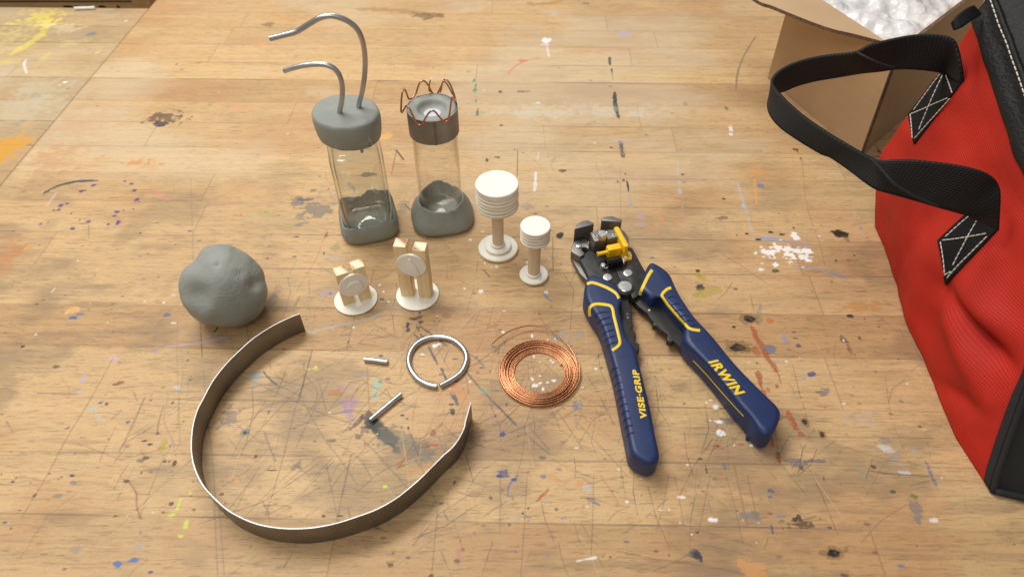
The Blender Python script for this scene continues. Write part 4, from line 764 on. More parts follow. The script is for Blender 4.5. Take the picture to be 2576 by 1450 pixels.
# ------------------------------------------------------------------ what shows beyond the far edge of the left bench
fl = MB(); fl.add(*box(0, 1.0, -.92, 6, 6, .04)); o = fl.obj('floor', M['floor']); o['kind'] = 'structure'
cr = thing('wooden_crate', 'old brown wooden crate with black stencilled letters behind the left bench', 'crate', (-.66, .99, -.30))
Yc = .846
m = MB()
xl, xr = Q(-60, 10, Yc).x-.1, Q(338, 10, Yc).x
for k, (z0, z1) in enumerate(((-.30, -.215), (-.21, -.125), (-.12, -.035), (-.03, Q(100, 5, Yc).z-.001), (Q(100, 5, Yc).z+.001, .10))):
    m.add(*pillow([(xl, Yc), (xr, Yc), (xr, Yc+.012), (xl, Yc+.012)], z0, z1, .0012, 2))
m.obj('front_slats', M['old_wood'], cr)
m = MB(); m.add(*pillow([(xr, Yc-.004), (xr+.022, Yc-.004), (xr+.022, Yc+.02), (xr, Yc+.02)], -.30, .10, .0015, 2)); m.obj('corner_post', M['old_wood'], cr)
m = MB(); m.add(*box((xl+xr)/2, Yc+.25, -.1, xr-xl, .012, .4)); m.add(*box(xl, Yc+.13, -.1, .012, .24, .4)); m.add(*box(xr, Yc+.13, -.1, .012, .226, .4)); m.add(*box((xl+xr)/2, Yc+.13, -.295, xr-xl-.02, .226, .01)); m.obj('back_and_sides', M['old_wood'], cr)
def text_obj(name, s, mat, size, M4, extrude=.0001, off=0.0, shear=0, spacing=1.0):
    cu = bpy.data.curves.new(name, 'FONT'); cu.body = s; cu.size = size; cu.extrude = extrude; cu.offset = off; cu.shear = shear; cu.space_character = spacing
    to = bpy.data.objects.new(name+'_tmp', cu); COL.objects.link(to)
    dg = bpy.context.evaluated_depsgraph_get(); me = bpy.data.meshes.new_from_object(to.evaluated_get(dg))
    bpy.data.objects.remove(to); me.name = name; me.materials.clear(); me.materials.append(mat)
    xs = [v.co.x for v in me.vertices]; ys = [v.co.y for v in me.vertices]
    x0, x1, y0, y1 = min(xs), max(xs), min(ys), max(ys)
    me.transform(Matrix.Diagonal((1/(x1-x0), 1/(y1-y0), 1, 1)) @ Matrix.Translation((-x0, -y0, 0)))
    me.transform(M4); o = bpy.data.objects.new(name, me); COL.objects.link(o); return o
x0_, x1_ = Q(162, 20, Yc).x, Q(318, 20, Yc).x; zt = Q(240, 13, Yc).z
mt = Matrix.Translation((x0_, Yc-.0006, zt-.045)) @ Matrix(((x1_-x0_, 0, 0, 0), (0, 0, -1, 0), (0, .045, 0, 0), (0, 0, 0, 1)))
par(text_obj('stencil_letters', 'FIORA', M['ink'], 1, mt, extrude=.0003, off=.02, spacing=1.1), cr)
a, b_ = P(188, 21.5, .002), P(238, 19.8, .002)
st = MB(); st.add(*tube([a, a.lerp(b_, .5), b_, b_+(b_-a)*.03], 0, 10, rf=lambda u: .0019 if u < .95 else .001)); o = st.obj('marker_stick', M['white']); tag(o, 'short white stick lying on the far edge of the left bench', 'stick')

# ------------------------------------------------------------------ ball of clay
def clay_ball():
    c0 = P(562, 716, .0285); bm = bmesh.new(); bmesh.ops.create_icosphere(bm, subdivisions=6, radius=1)
    dents = []
    def D(zx, zy, r, dp):      # dent seen in the photo at 2575-grid pixel
        px, py = 415.8+zx*.185, 576.7+zy*.185
        d = ray(px, py).normalized(); oc = CP-c0; b = oc.dot(d); cc = oc.dot(oc)-.0285**2; disc = b*b-cc
        if disc < 0: disc = 0
        p = CP+d*(-b-math.sqrt(disc)); dents.append(((p-c0).normalized(), r*1.05, dp*1.05))
    D(440, 880, .34, .10); D(1190, 740, .16, .06); D(1000, 590, .12, .022); D(700, 470, .07, .02); D(950, 1080, .30, .04); D(330, 350, .2, .04); D(230, 1060, .2, .04); D(1170, 330, .2, .03)
    bulges = []
    def Bm(zx, zy, r, dp): D(zx, zy, r, -dp)
    Bm(760, 270, .40, .035); Bm(1290, 830, .26, .05); Bm(500, 1120, .30, .05); Bm(300, 640, .25, .02)
    trace = [(690,140),(870,140),(950,185),(1060,230),(1160,290),(1220,360),(1300,470),(1330,530),(1350,660),(1385,800),(1380,900),(1340,1040),(1290,1130),(1180,1240),(1050,1310),(920,1330),(780,1320),(640,1295),(500,1270),(400,1190),(290,1090),(240,1020),(210,880),(195,700),(215,590),(260,500),(340,420),(400,350),(450,270),(520,190),(600,155)]
    tr = sorted((math.atan2(735-y, x-790), math.hypot(x-790, y-735)/600*.0325) for x, y in trace); ta = [a for a, _ in tr]; tb = [b for _, b in tr]
    vd = (c0-CP).normalized(); vr = Vector((1, 0, 0)); vr = (vr-vd*vr.dot(vd)).normalized(); vu = vr.cross(vd)
    for v in bm.verts:
        n_ = v.co.normalized(); a_ = math.atan2(n_.dot(vu), n_.dot(vr)); s2 = 1-n_.dot(vd)**2
        r = .0318*(1-s2**1.5)+float(np.interp(a_, ta, tb, period=2*math.pi))*s2**1.5
        r *= .90; r += .0009*mnoise.noise(n_*1.7+Vector((3, 1, 7)))*(1-s2)+.00025*mnoise.noise(n_*4)+.00015*mnoise.noise(n_*14)
        for dd, rr, dp in dents:
            q = (n_-dd).length/rr
            if q < 2.2: r -= dp*.032*math.exp(-q*q*1.3)
        # sharp fold lines
        f = mnoise.noise(n_*2.6+Vector((9, 2, 4))); r -= .0006*math.exp(-(f/.03)**2)*max(0, mnoise.noise(n_*1.3+Vector((5, 5, 5)))+.2)
        p = n_*r
        if p.z < -.0268: p.z = -.0268+(p.z+.0268)*.15
        v.co = p
    me = bpy.data.meshes.new('clay_ball'); bm.to_mesh(me); bm.free()
    zmin = min(v.co.z for v in me.vertices)
    o = bpy.data.objects.new('clay_ball', me); COL.objects.link(o); o.location = (c0.x, c0.y, -zmin); me.materials.append(M['clay'])
    me.polygons.foreach_set('use_smooth', [True]*len(me.polygons))
    tag(o, 'lumpy grey ball of modelling clay with dents and fingerprints', 'clay ball')
    bv = BVHTree.FromPolygons([v.co+o.location for v in me.vertices], [tuple(p.vertices) for p in me.polygons])
    for ln, rr in (([(655, 965), (685, 925), (740, 905), (860, 905), (960, 880), (1015, 865), (1045, 830)], .00022), ([(650, 1105), (680, 1080), (725, 1070)], .0002), ([(1045, 680), (1095, 655)], .00018), ([(930, 520), (965, 640), (985, 670), (1000, 560), (1035, 480)], .00024), ([(345, 1070), (375, 1040), (410, 1032)], .0002), ([(690, 485), (712, 478), (718, 460)], .0002), ([(510, 755), (545, 735), (600, 745)], .0002), ([(920, 700), (960, 720), (1010, 705)], .00013), ([(925, 730), (970, 750), (1020, 735)], .00013), ([(935, 760), (980, 782), (1030, 765)], .00013)):
        hp_ = []
        for p in crom([Vector((415.8+x*.185, 576.7+y*.185, 0)) for x, y in ln], 6):
            d = ray(p.x, p.y).normalized(); h = bv.ray_cast(CP, d)
            if h[0]: hp_.append(h[0]-o.location)
        if len(hp_) > 3:
            mc = MB(); mc.add(*tube(hp_, rr, 8, rf=lambda u: rr*(.25+.9*math.sin(math.pi*min(max(u, .03), .97))))); oc_ = mc.obj('crease', M['clay'], None, auto=None); oc_.parent = o
clay_ball()

# ------------------------------------------------------------------ shapes pressed from clay
def sq(a, n=4.5):
    return lambda q: a/((abs(math.cos(q))**n+abs(math.sin(q))**n)**(1/n))
def ring_loft(rings, n, cx, cy, rot=0):
    "rings: list of functions q -> (r, z)"
    V = []; F = []
    for f in rings:
        for i in range(n):
            q = 2*math.pi*i/n; r, z = f(q); V.append((cx+r*math.cos(q+rot), cy+r*math.sin(q+rot), z))
    for j in range(len(rings)-1):
        for i in range(n):
            a = j*n+i; b = j*n+(i+1) % n; F.append((a, b, b+n, a+n))
    return V, F
def nz(q, k, s): return mnoise.noise(Vector((math.cos(q)*k, math.sin(q)*k, s)))

# bottle with two bent rods
g = P(930, 567); BX, BY, BROT = g.x, g.y, R(15)
jar = thing('clay_capped_bottle', 'square glass bottle in clay base with thick clay cap and two bent metal rods', 'bottle model', (BX, BY, 0))
ga = .0200; GI = sq(ga-.0024, 5); GO = sq(ga, 5)
wav = lambda q: .0165+.0025*nz(q, 1.6, 3)+.0015*nz(q, 4, 8)+.0012*nz(q, 9, 1)+.006*math.exp(-((q-R(30))/.35)**2)+.003*math.exp(-((q-R(135))/.3)**2)+.004*math.exp(-((q-R(70))/.3)**2)
OB = sq(.0236, 3.6)
rings = [lambda q: (.0001, .0002), lambda q: (OB(q)*.90, .0002), lambda q: (OB(q)*.975, .0016), lambda q: (OB(q)+.0003*nz(q, 3, 2), .0055),
         lambda q: (OB(q)*.985+.0003*nz(q, 5, 4), .010), lambda q: (OB(q)*.955, wav(q)*.80), lambda q: ((GO(q)+.0015), wav(q)-.0008), lambda q: ((GO(q)+.0006), wav(q)),
         lambda q: (GO(q)+.0001, wav(q)-.0006), lambda q: (GO(q)+.0001, .0068), lambda q: (GO(q)*.9, .0060), lambda q: (.0001, .0060)]
m = MB(); m.add(*ring_loft(rings, 160, BX, BY, BROT)); m.obj('clay_base', M['clay_base'], jar, auto=None)
# clay pressed on inside of base seen through the back
m = MB()
def wall(fr, zs, nn=120): return ring_loft([(lambda q, s=s: (fr(q)*s[0], s[1])) for s in zs], nn, BX, BY, BROT)
m.add(*wall(GO, [(.0001, .0064), (.80, .0064), (.94, .0070), (1, .0090), (1, .050), (1, .0725), (.985, .0760), (.93, .0790), (.80, .0815), (.68, .0835), (.66, .092)]))
m.add(*wall(GI, [(.0001, .0118), (.30, .0114), (.55, .0101), (.66, .0090), (.80, .0094), (.95, .0120), (1, .0145), (1, .050), (.995, .0700), (.95, .0745), (.86, .0775), (.74, .0800), (.64, .083), (.64, .092)]))
m.obj('glass_bottle', M['glass'], jar, auto=None)
cp = MB()
capr = lambda q: .0246+.0006*nz(q, 1.2, 5)+.0004*nz(q, 3, 6)
TOP = .1035
def capz(q, r, z): return z-.0022*(r/.025)*math.cos(q-R(10))-.0008*math.sin(q)*(r/.025)
prof = [(.0001, 0.0825), (.74, .0812), (.86, .0812), (.925, .0826), (.965, .0865), (.99, .0925), (1.0, .0972), (.993, .1000), (.97, .1018), (.935, .1027), (.85, .1031), (.6, .1034), (.35, .1034), (.0001, .1032)]
rg = [(lambda q, p=p: (capr(q)*p[0], capz(q, capr(q)*p[0], p[1])+(.0004*nz(q, 2.5, p[1]*300) if p[0] > .3 else 0))) for p in prof]
cc = P(874, 305, .0935); CXc, CYc = cc.x, cc.y
cp.add(*ring_loft(rg, 128, CXc, CYc)); o = cp.obj('clay_cap', M['clay'], jar, auto=None)
m = MB(); e1 = P(*Z2(597, 552), .081); m.add(*tube([e1+Vector((0, 0, .003)), e1, e1+Vector((0, 0, -.0035))], .0012, 8)); par_o = m.obj('clay_crumb', M['clay'], jar)
def rod(pts, yb):
    out = []
    for i, (x, y) in enumerate(pts):
        out.append(Q(*Z0(x, y), yb(i/(len(pts)-1))))
    return out
e = P(*Z0(897, 1215), .1035); y0 = e.y
pr = rod([(897, 1220), (915, 1110), (926, 1000), (924, 920), (903, 830), (855, 752), (775, 705), (690, 690), (560, 697), (430, 722), (300, 760)], lambda u: y0+.006*u)
pr = [pr[0]+Vector((0, 0, -.008))]+pr
m = MB(); m.add(*tube(crom(pr, 8), .0019, 16)); o = m.obj('metal_rod', M['alu_dark'], jar); o['label'] = 'shorter bent metal rod curving to the left'
e = P(*Z0(1105, 1135), .1035); y1 = e.y
pr = rod([(1103, 1140), (1140, 980), (1166, 800), (1170, 620), (1145, 450), (1085, 315), (985, 230), (870, 183), (780, 172), (680, 195), (580, 252), (485, 312), (425, 345), (300, 378), (150, 415)], lambda u: y1-.004*u)
pr = [pr[0]+Vector((0, 0, -.008))]+pr
m = MB(); m.add(*tube(crom(pr, 8), .0019, 16)); o = m.obj('metal_rod', M['alu_dark'], jar); o['label'] = 'taller hooked metal rod with a kink near its tip'

# clear tube with metal collar and copper wire crown
g = P(1113, 545); TX, TY = g.x, g.y
tj = thing('collared_tube', 'clear round tube in flared clay foot topped by sheet metal collar and wavy copper wire', 'tube model', (TX, TY, 0))
FB = sq(.0262, 3.0); wt = lambda q: .0205+.002*nz(q, 2, 9)+.001*nz(q, 6, 2)+.0045*math.exp(-((q-R(95))/.5)**2)
rings = [lambda q: (.0001, .0002), lambda q: (FB(q)*.90, .0002), lambda q: (FB(q)*.985+.0005*nz(q, 2, 1), .0022), lambda q: (FB(q)*.965+.0004*nz(q, 3, 1), .0055), lambda q: (FB(q)*.885+.0005*nz(q, 3, 4), .0105),
         lambda q: (.0200+.0006*nz(q, 3, 7), wt(q)*.82), lambda q: (.0190, wt(q)-.0008), lambda q: (.0184, wt(q)), lambda q: (.0176, wt(q)-.0006), lambda q: (.0176, .0090), lambda q: (.0001, .0085)]
m = MB(); m.add(*ring_loft(rings, 160, TX, TY, R(10))); m.obj('clay_foot', M['clay_base'], tj, auto=None)
m = MB(); m.add(*lathe([(.0001, .0090), (.0150, .0090), (.0172, .0106), (.0173, .095)], TX, TY, 96)); m.add(*lathe([(.0001, .0124), (.005, .0121), (.0095, .0110), (.012, .0106), (.0145, .0112), (.0162, .0135), (.0162, .095)], TX, TY, 96)); m.obj('clear_tube', M['acrylic'], tj, auto=None)
CB, CT = .0850, .1052; CR = .0187
rimf = lambda q: 1+.006*math.cos(2*q+.6)
V, F = lathe([(CR-.0008, CB), (CR, CB), (CR, CT), (CR-.0008, CT), (CR-.0008, CB)], TX, TY, 128)
m = MB(); m.add(V, F[:128*4]); col_o = m.obj('metal_collar', M['collar'], tj)
qs = R(-82); m = MB(); sx_, sy_ = TX+(CR)*math.cos(qs), TY+(CR)*math.sin(qs)
m.add(*tube([(sx_, sy_, CB-.0003), (sx_, sy_, CT+.0002)], .0005, 8)); m.add(*tube([(sx_+.0012, sy_+.0001, CB), (sx_+.0012, sy_+.0001, CT)], .0003, 8)); sm_ = m.obj('seam', M['gun'], tj); 
m = MB(); m.add(*lathe([(CR-.0009, CB+.001), (CR-.0009, CT-.0003), (.0170, CT+.0001), (.0125, CT-.0002), (.0110, CT-.0008), (.0102, CT-.0024), (.0088, CT-.0042), (.0066, CT-.0050), (.0001, CT-.0051)], TX, TY, 128, lambda q, t_: 1+(.03*nz(q, 2, 4)*(1 if .35 < t_ < .9 else 0)))); m.obj('clay_funnel', M['clay'], tj, auto=None)
m = MB(); m.add(*lathe([(.0001, CT-.0050), (.0061, CT-.0050), (.0063, CT-.0047), (.0061, CT-.0045), (.0001, CT-.00445)], TX, TY-.0008, 48)); m.obj('frosted_disc', M['frost'], tj)
def cyl(px, py, Rr, far):
    d = ray(px, py); ox, oy = -TX, -TY; a_ = d.x**2+d.y**2; b_ = ox*d.x+oy*d.y; c_ = ox*ox+oy*oy-Rr*Rr; D = b_*b_-a_*c_
    s_ = math.sqrt(D) if D > 0 else 0; t_ = (-b_+(s_ if far else -s_))/a_
    return CP+d*t_
RW = .0202
cw = [((340, 370), 1), ((315, 460), 1), ((250, 545), 1), ((190, 580), 1), ((160, 555), 1), ((120, 450), 1), ((85, 385), 1), ((50, 430), 0), ((30, 560), 0), ((22, 700), 0), ((20, 800), 0), ((38, 842), 0), ((70, 790), 0), ((120, 712), 0), ((170, 740), 0), ((230, 860), 0), ((290, 980), 0), ((340, 1055), 0), ((395, 1085), 0), ((440, 1050), 0), ((500, 940), 0), ((560, 850), 0), ((625, 805), 0),
      ((685, 830), 0), ((760, 920), 0), ((830, 1000), 0), ((880, 1025), 0), ((930, 985), 0), ((962, 870), 0), ((985, 700), 0), ((1005, 575), 0), ((1030, 523), 0), ((1060, 570), 0), ((1090, 640), 1), ((1070, 560), 1), ((1040, 460), 1), ((1000, 360), 1), ((955, 265), 1), ((910, 212), 1), ((870, 200), 1), ((835, 245), 1), ((800, 330), 1), ((750, 430), 1), ((715, 490), 1), ((670, 505), 1), ((630, 460), 1), ((600, 415), 1), ((555, 325), 1), ((500, 250), 1), ((440, 225), 1), ((385, 262), 1)]
w3 = [cyl(*Z7(*p), RW if p[0] > 110 else .0215, f) for p, f in cw]
m = MB(); m.add(*tube(crom(w3, 6, True), .00068, 10, True))
w4 = [cyl(*Z7(*p), RW-.0006, f) for p, f in (((1060, 560), 0), ((1040, 520), 1), ((990, 430), 1), ((935, 330), 1), ((880, 250), 1), ((842, 228), 1), ((820, 290), 1), ((800, 400), 1), ((780, 450), 1))]
m.add(*tube(crom(w4, 6), .00056, 10))
w5 = [cyl(*Z7(*p), RW-.0004, 1) for p in ((590, 205), (572, 300), (562, 390), (585, 440))]; m.add(*tube(crom(w5, 5), .00056, 10))
m.obj('wire_crown', M['copper_dark'], tj, auto=None)

# ------------------------------------------------------------------ wooden pedestals and figures
def discs(t, cx, cy, specs, mats=None):
    for (r, z0, z1, nm) in specs:
        jx, jy = random.uniform(-.00025, .00025), random.uniform(-.00025, .00025); tl = random.uniform(-.006, .006)
        m = MB(); V, F = lathe(disc_prof(r, z0+.00012, z1-.00012, .0006 if z1-z0 > .002 else .0003), cx+jx, cy+jy, 96, lambda q, tt: 1+.003*nz(q, 2, z0*999)+.0015*nz(q, 9, z0*700))
        n = 96; m.add(V, F[:n], 0); m.add(V, F[n:2*n], 1); m.add(V, F[2*n:3*n], 0); m.add(V, F[3*n:], 0)
        bm_o = m.obj(nm, [M['birch'], M['birch_edge']], t, auto=40)
def ped(px, py, label, base, top, dz, rd):
    g = P(px, py); t = thing('wooden_pedestal', label, 'wooden pedestal', (g.x, g.y, 0), 'pedestals of stacked wooden discs')
    discs(t, g.x, g.y, base); discs(t, g.x, g.y, top)
    m = MB(); m.add(*lathe(disc_prof(rd, dz[0], dz[1], .0002), g.x, g.y, 48)); m.obj('dowel', M['dowel'], t); return t
zt_ = .0672
ped(1253, 627, 'taller wooden pedestal with seven large stacked discs and stepped base', [(.0158, .0002, .0032, 'base_disc'), (.0107, .0033, .0058, 'base_disc'), (.0059, .0059, .0080, 'collar_disc')],
    [(.0159-.0001*(k % 3), zt_-.0031*(k+1), zt_-.0031*k-.0001, 'disc') for k in range(7)], (.0078, zt_-.0031*7+.0001), .0045)
zt_ = .0525
ped(1342, 694, 'short wooden pedestal with five small stacked discs beside the pliers', [(.0110, .0002, .0032, 'base_disc'), (.0059, .0033, .0052, 'collar_disc')],
    [(.0109-.0001*(k % 2), zt_-.0028*(k+1), zt_-.0028*k-.0001, 'disc') for k in range(5)], (.0050, zt_-.0028*5+.0001), .0047)
def post(t, fl_, ang, s, h, z0=.0013, tilt=0):
    u = Vector((math.cos(ang), math.sin(ang))); v = Vector((-u.y, u.x)); a = Vector((fl_[0], fl_[1]))
    V, F = pillow([a, a+u*s, a+u*s+v*s, a+v*s], z0, h, .0004, 2)
    m = MB(); m.add(V, F[:-1], 0); m.add([V[i] for i in F[-1]], [tuple(range(4))], 1)
    m2 = m.obj('post', [M['pine'], M['pine_end']], t, auto=40, recalc=False); return m2
def medallion(t, px, py, p0, ang, r, emblem, roll=0):
    nrm = Vector((math.sin(ang), -math.cos(ang), 0)); u = Vector((math.cos(ang), math.sin(ang), 0)); k = Vector((0, 0, 1))
    c_ = QP(px, py, Vector((p0[0], p0[1], 0))+nrm*.0012, nrm)
    def place(m, name, d, mat):
        Vs = [c_+u*v[0]+k*v[1]+nrm*(v[2]+d) for v in m.v]; mm = MB(); mm.add(Vs, m.f); mm.mi = list(m.mi); return mm.obj(name, mat, t, auto=40)
    m = MB(); V, F = lathe(disc_prof(r, -.0011, .0007, .0004), 0, 0, 96, lambda q, tt: 1+.006*nz(q, 2, 3)); m.add(V, F); md = place(m, 'medallion', 0, M['birch'])
    m = MB()
    if emblem == 'disc': m.add(*lathe(disc_prof(.0057, 0, .0018, .0005), .0003, -.0006, 64, lambda q, tt: 1+.05*nz(q, 1.5, 7)))
    else:
        m.add(*pillow([(-.0052, -.0078), (-.0032, .0005), (-.0010, .0072), (.0002, .0070), (.0034, .0005), (.0054, -.0072), (.0050, -.0084)], 0, .0013, .0003, 2))
    eo = place(m, 'emblem', .0007, M['birch']); eo.parent = md
def figure(label, dpx, hp, posts, ang, med, emblem):
    g = P(*dpx); t = thing('wooden_figure', label, 'wooden figure', (g.x, g.y, 0), 'wooden block figures on round bases')
    discs(t, g.x, g.y, [(.0160, .0002, .0014, 'base_disc')])
    for (fx, h) in posts: post(t, P(*Z4(*fx))[:2], ang, .0089, h)
    p0 = P(*Z4(*posts[0][0])); medallion(t, *Z4(*med), p0, ang, .0107, emblem); return t
f1 = figure('short two post wooden figure with round emblem on its disc', (896, 753), 0, [((365, 1168), .0325), ((610, 1102), .0345)], R(25), (510, 838), 'disc')
f2 = figure('tall two post wooden figure with triangle emblem on its disc', (1051, 742), 0, [((1230, 1018), .0520), ((1500, 1042), .0500)], R(-7), (1382, 540), 'tri')
pm = MB(); a = P(*Z4(1415, 1036)); pm.add(*box(a.x+.0022, a.y+.0065, .022, .0045, .004, .004, R(-7))); pm.obj('peg', M['pine'], f2)

# ------------------------------------------------------------------ bent sheet strip, ring, rods, copper coil
top = [(715, 55), (650, 80), (550, 130), (450, 195), (370, 265), (290, 345), (215, 440), (160, 540), (120, 620), (95, 720), (88, 830), (100, 920), (130, 1000), (170, 1065), (230, 1130), (300, 1190), (380, 1235), (470, 1270), (570, 1290), (680, 1297), (800, 1290), (920, 1267), (1040, 1230), (1160, 1185), (1260, 1130), (1340, 1070), (1420, 1000), (1500, 920), (1550, 870), (1600, 825), (1640, 770), (1668, 710), (1673, 682), (1690, 620), (1705, 568)]
HS = .0190
tp = crom([P(*ZMA(*p), HS) for p in top], 6)
V = []; F = []; n = len(tp)
for i, p in enumerate(tp):
    d = (tp[min(i+1, n-1)]-tp[max(i-1, 0)]); d.z = 0; d.normalize(); nn = Vector((-d.y, d.x, 0))*.00027
    zb = .0002
    V += [p+nn+Vector((0, 0, -(HS-zb))), p+nn, p-nn, p-nn+Vector((0, 0, -(HS-zb)))]
mi = []
for i in range(n-1):
    a = i*4
    for k in range(4):
        F.append((a+k, a+(k+1) % 4, a+4+(k+1) % 4, a+4+k)); mi.append(1 if k in (1,) else 0)
F += [(3, 2, 1, 0), tuple((n-1)*4+k for k in range(4))]; mi += [1, 1]
m = MB(); m.add(V, F); m.mi = mi; o = m.obj('metal_strip', [M['strip'], M['strip_edge']], auto=30)
tag(o, 'long dull grey sheet metal strip on edge, bent into an open loop', 'metal strip')
ringp = [(925, 680), (860, 668), (800, 648), (740, 612), (690, 560), (650, 492), (635, 420), (650, 340), (700, 262), (770, 212), (860, 180), (970, 172), (1070, 195), (1150, 243), (1208, 310), (1232, 385), (1217, 460), (1180, 530), (1120, 585), (1050, 628), (960, 677)]
m = MB(); m.add(*tube(crom([P(*Z8(*p), .0018) for p in ringp], 8), .0019, 18)); o = m.obj('wire_ring', M['alu']); tag(o, 'thick silver wire bent into a nearly closed ring', 'wire ring')
m = MB(); m.add(*tube([P(*Z8(183, 402), .0018), P(*Z8(300, 414), .0018), P(*Z8(418, 430), .0018)], .0018, 20)); o = m.obj('cut_rod', M['alu']); tag(o, 'shortest cut piece of silver rod, lying left of the wire ring', 'metal rod', 'cut pieces of silver rod')
m = MB(); m.add(*tube([P(*Z8(240, 1028), .0018), P(*Z8(400, 893), .0018), P(*Z8(558, 762), .0018)], .0018, 20)); o = m.obj('cut_rod', M['alu']); tag(o, 'longer cut piece of silver rod resting on the dark smudge', 'metal rod', 'cut pieces of silver rod')
cc = P(*Z8(1975, 540)); V = []; pts = []
turns = 20; N = turns*72; rs = random.Random(5)
rad = []; ext = [.0168+.00096*k for k in range(12)]+[.0266, .0252, .0238, .0222, .0208, .0226, .0246, .0262, .0279]
wob = [(1.0, .0003, .0001, -.0001, .0006 if k < 12 else (.0014 if k < 17 else .0021)) for k, _ in enumerate(ext)]
end = [(1485, 250), (1600, 155), (1740, 85), (1900, 55), (2050, 80), (2180, 160), (2280, 262), (2345, 370), (2375, 470)]
for i in range(N):
    u = i/72; k = int(u); f = u-k; q = 2*math.pi*u+R(20); s_ = f*f*(3-2*f)
    a_ = wob[k]; b_ = wob[min(k+1, len(wob)-1)]
    L_ = lambda j: a_[j]*(1-s_)+b_[j]*s_
    r = ext[k]*(1-f)+ext[k+1]*f+L_(1)*math.cos(2*(q-a_[0]))*.6
    pts.append(Vector((cc.x+L_(2)+r*math.cos(q), cc.y+L_(3)+r*math.sin(q), L_(4))))
pts = pts[::-1] if False else pts
e3 = [P(*Z8(*p), .004*(1-i/8)+.0012) for i, p in enumerate(end)][::-1]
m = MB(); m.add(*tube(pts, .00046, 8)); last = pts[-1]; m.add(*tube(crom([last.lerp(e3[0], 0)+Vector((0, 0, 0.0003))]+e3, 8) if (last-e3[0]).length < .012 else crom(e3, 8), .00046, 8))
o = m.obj('copper_coil', M['copper'], auto=None); tag(o, 'flat coil of bright copper wire with one loose end', 'wire coil')

# ------------------------------------------------------------------ wire stripping pliers
g = P(1570, 800)
pl = thing('wire_stripper', 'blue and yellow handled self adjusting wire stripping pliers lying open beside the bag', 'pliers', (g.x, g.y, 0))
def WP(Z, pts, z): return [P(*(Z(*p)), z)[:2] for p in pts]
def plate(name, Z, pts, z0, z1, mat, r=.0005, rb=0, smooth_n=0, parent=None, lab=None):
    w_ = WP(Z, pts, z1)
    if smooth_n: w_ = [(v.x, v.y) for v in crom([Vector((p[0], p[1], 0)) for p in w_], smooth_n, True)]
    m = MB(); m.add(*pillow(w_, z0, z1, r, 3, rb)); o = m.obj(name, mat, parent or pl, auto=38)
    if lab: o['label'] = lab
    return o
def disk(name, Z, x, y, rpx, z0, z1, mat, parent=None, b=.0003, n=32, zf=1):
    c_ = P(*Z(x, y), z1); k = abs(Z(1, 0)[0]-Z(0, 0)[0]); r = rpx*k*(c_-CP).dot(Vector((0, cT, -sT)))/FP
    m = MB(); m.add(*lathe([(r, z0), (r, z1-b), (r-b, z1), (r*.8, z1+.00002), (.0001, z1+.00004)], c_.x, c_.y, n)); return m.obj(name, mat, parent or pl, auto=40)
# lower layer, then the two black side plates
plate('lower_plate', Z5, [(212, 545), (330, 560), (600, 560), (960, 505), (1100, 700), (1190, 850), (1000, 1100), (840, 1150), (620, 1000), (440, 950), (330, 850), (212, 640)], .0035, .0075, M['gun'], .0006)
plate('side_plate', Z5, [(322, 655), (385, 585), (455, 545), (560, 600), (700, 640), (768, 760), (790, 805), (848, 935), (800, 960), (775, 1010), (790, 1070), (850, 1120), (800, 1150), (620, 1040), (462, 940), (405, 800)], .0077, .0130, M['black_plate'], .0005)
plate('side_plate', Z5, [(705, 640), (860, 560), (962, 500), (1008, 515), (1095, 680), (1182, 835), (1130, 960), (1095, 1100), (1060, 1150), (1010, 1165), (985, 1110), (1010, 1040), (985, 960), (920, 930), (852, 935), (794, 803), (772, 760)], .0077, .0131, M['black_plate'], .0005)
disk('pivot_boss', Z5, 905, 1020, 128, .0040, .0140, M['black_plate'], b=.0006, n=48)
jl = plate('jaw_mount', Z5, [(222, 480), (262, 425), (415, 380), (430, 430), (452, 500), (437, 530), (420, 510), (385, 503), (355, 515), (350, 535), (385, 575), (380, 600), (330, 630), (212, 560)], .0077, .0150, M['gun'], .0006, lab='left jaw mount with a rivet')
plate('jaw_mount', Z5, [(840, 250), (905, 300), (955, 370), (960, 430), (955, 500), (900, 520), (840, 480), (825, 380)], .0077, .0150, M['gun'], .0008)
disk('rivet', Z5, 310, 480, 38, .0148, .0162, M['rivet'])
ja = plate('jaw', Z5, [(258, 270), (268, 232), (300, 195), (355, 163), (432, 152), (502, 188), (497, 212)], .0090, .0262, M['gun'], .0008, lab='left gripping jaw with ribbed inner face')
m = MB()
for k in range(5):
    a = P(*Z5(502-k*13, 200+k*4), .0258); m.add(*tube([a, a+Vector((0, 0, -.013))], .00035, 6))
o = m.obj('teeth', M['gun'], None); o.parent = ja; o.data.transform(Matrix.Translation((-g.x, -g.y, 0)))
jb = plate('jaw', Z5, [(608, 160), (606, 135), (640, 110), (745, 100), (872, 148), (866, 178)], .0090, .0262, M['gun'], .0008, lab='right gripping jaw')
blk = plate('cutter_block', Z5, [(460, 315), (560, 290), (665, 283), (668, 402), (522, 432), (495, 395)], .0080, .0240, M['gun'], .0004, lab='left half of the cutter block')
blk2 = plate('cutter_block', Z5, [(674, 283), (770, 272), (790, 290), (822, 372), (680, 402)], .0080, .0240, M['gun'], .0004, lab='right half of the cutter block')
for (x, y, r) in ((522, 352, 29), (690, 303, 24), (772, 347, 31)):
    s_ = disk('screw', Z5, x, y, r, .0238, .0244, M['rivet'], b=.0001); c_ = P(*Z5(x, y), .0245)
    m = MB(); m.add(*box(c_.x, c_.y, .02447, .0022, .0005, .0002, .4)); m.add(*box(c_.x, c_.y, .02449, .0005, .0022, .0002, .4)); q_ = m.obj('slot', M['black_plate'], None); q_.parent = s_; q_.data.transform(Matrix.Translation((-g.x, -g.y, 0)))
V, F = [], []
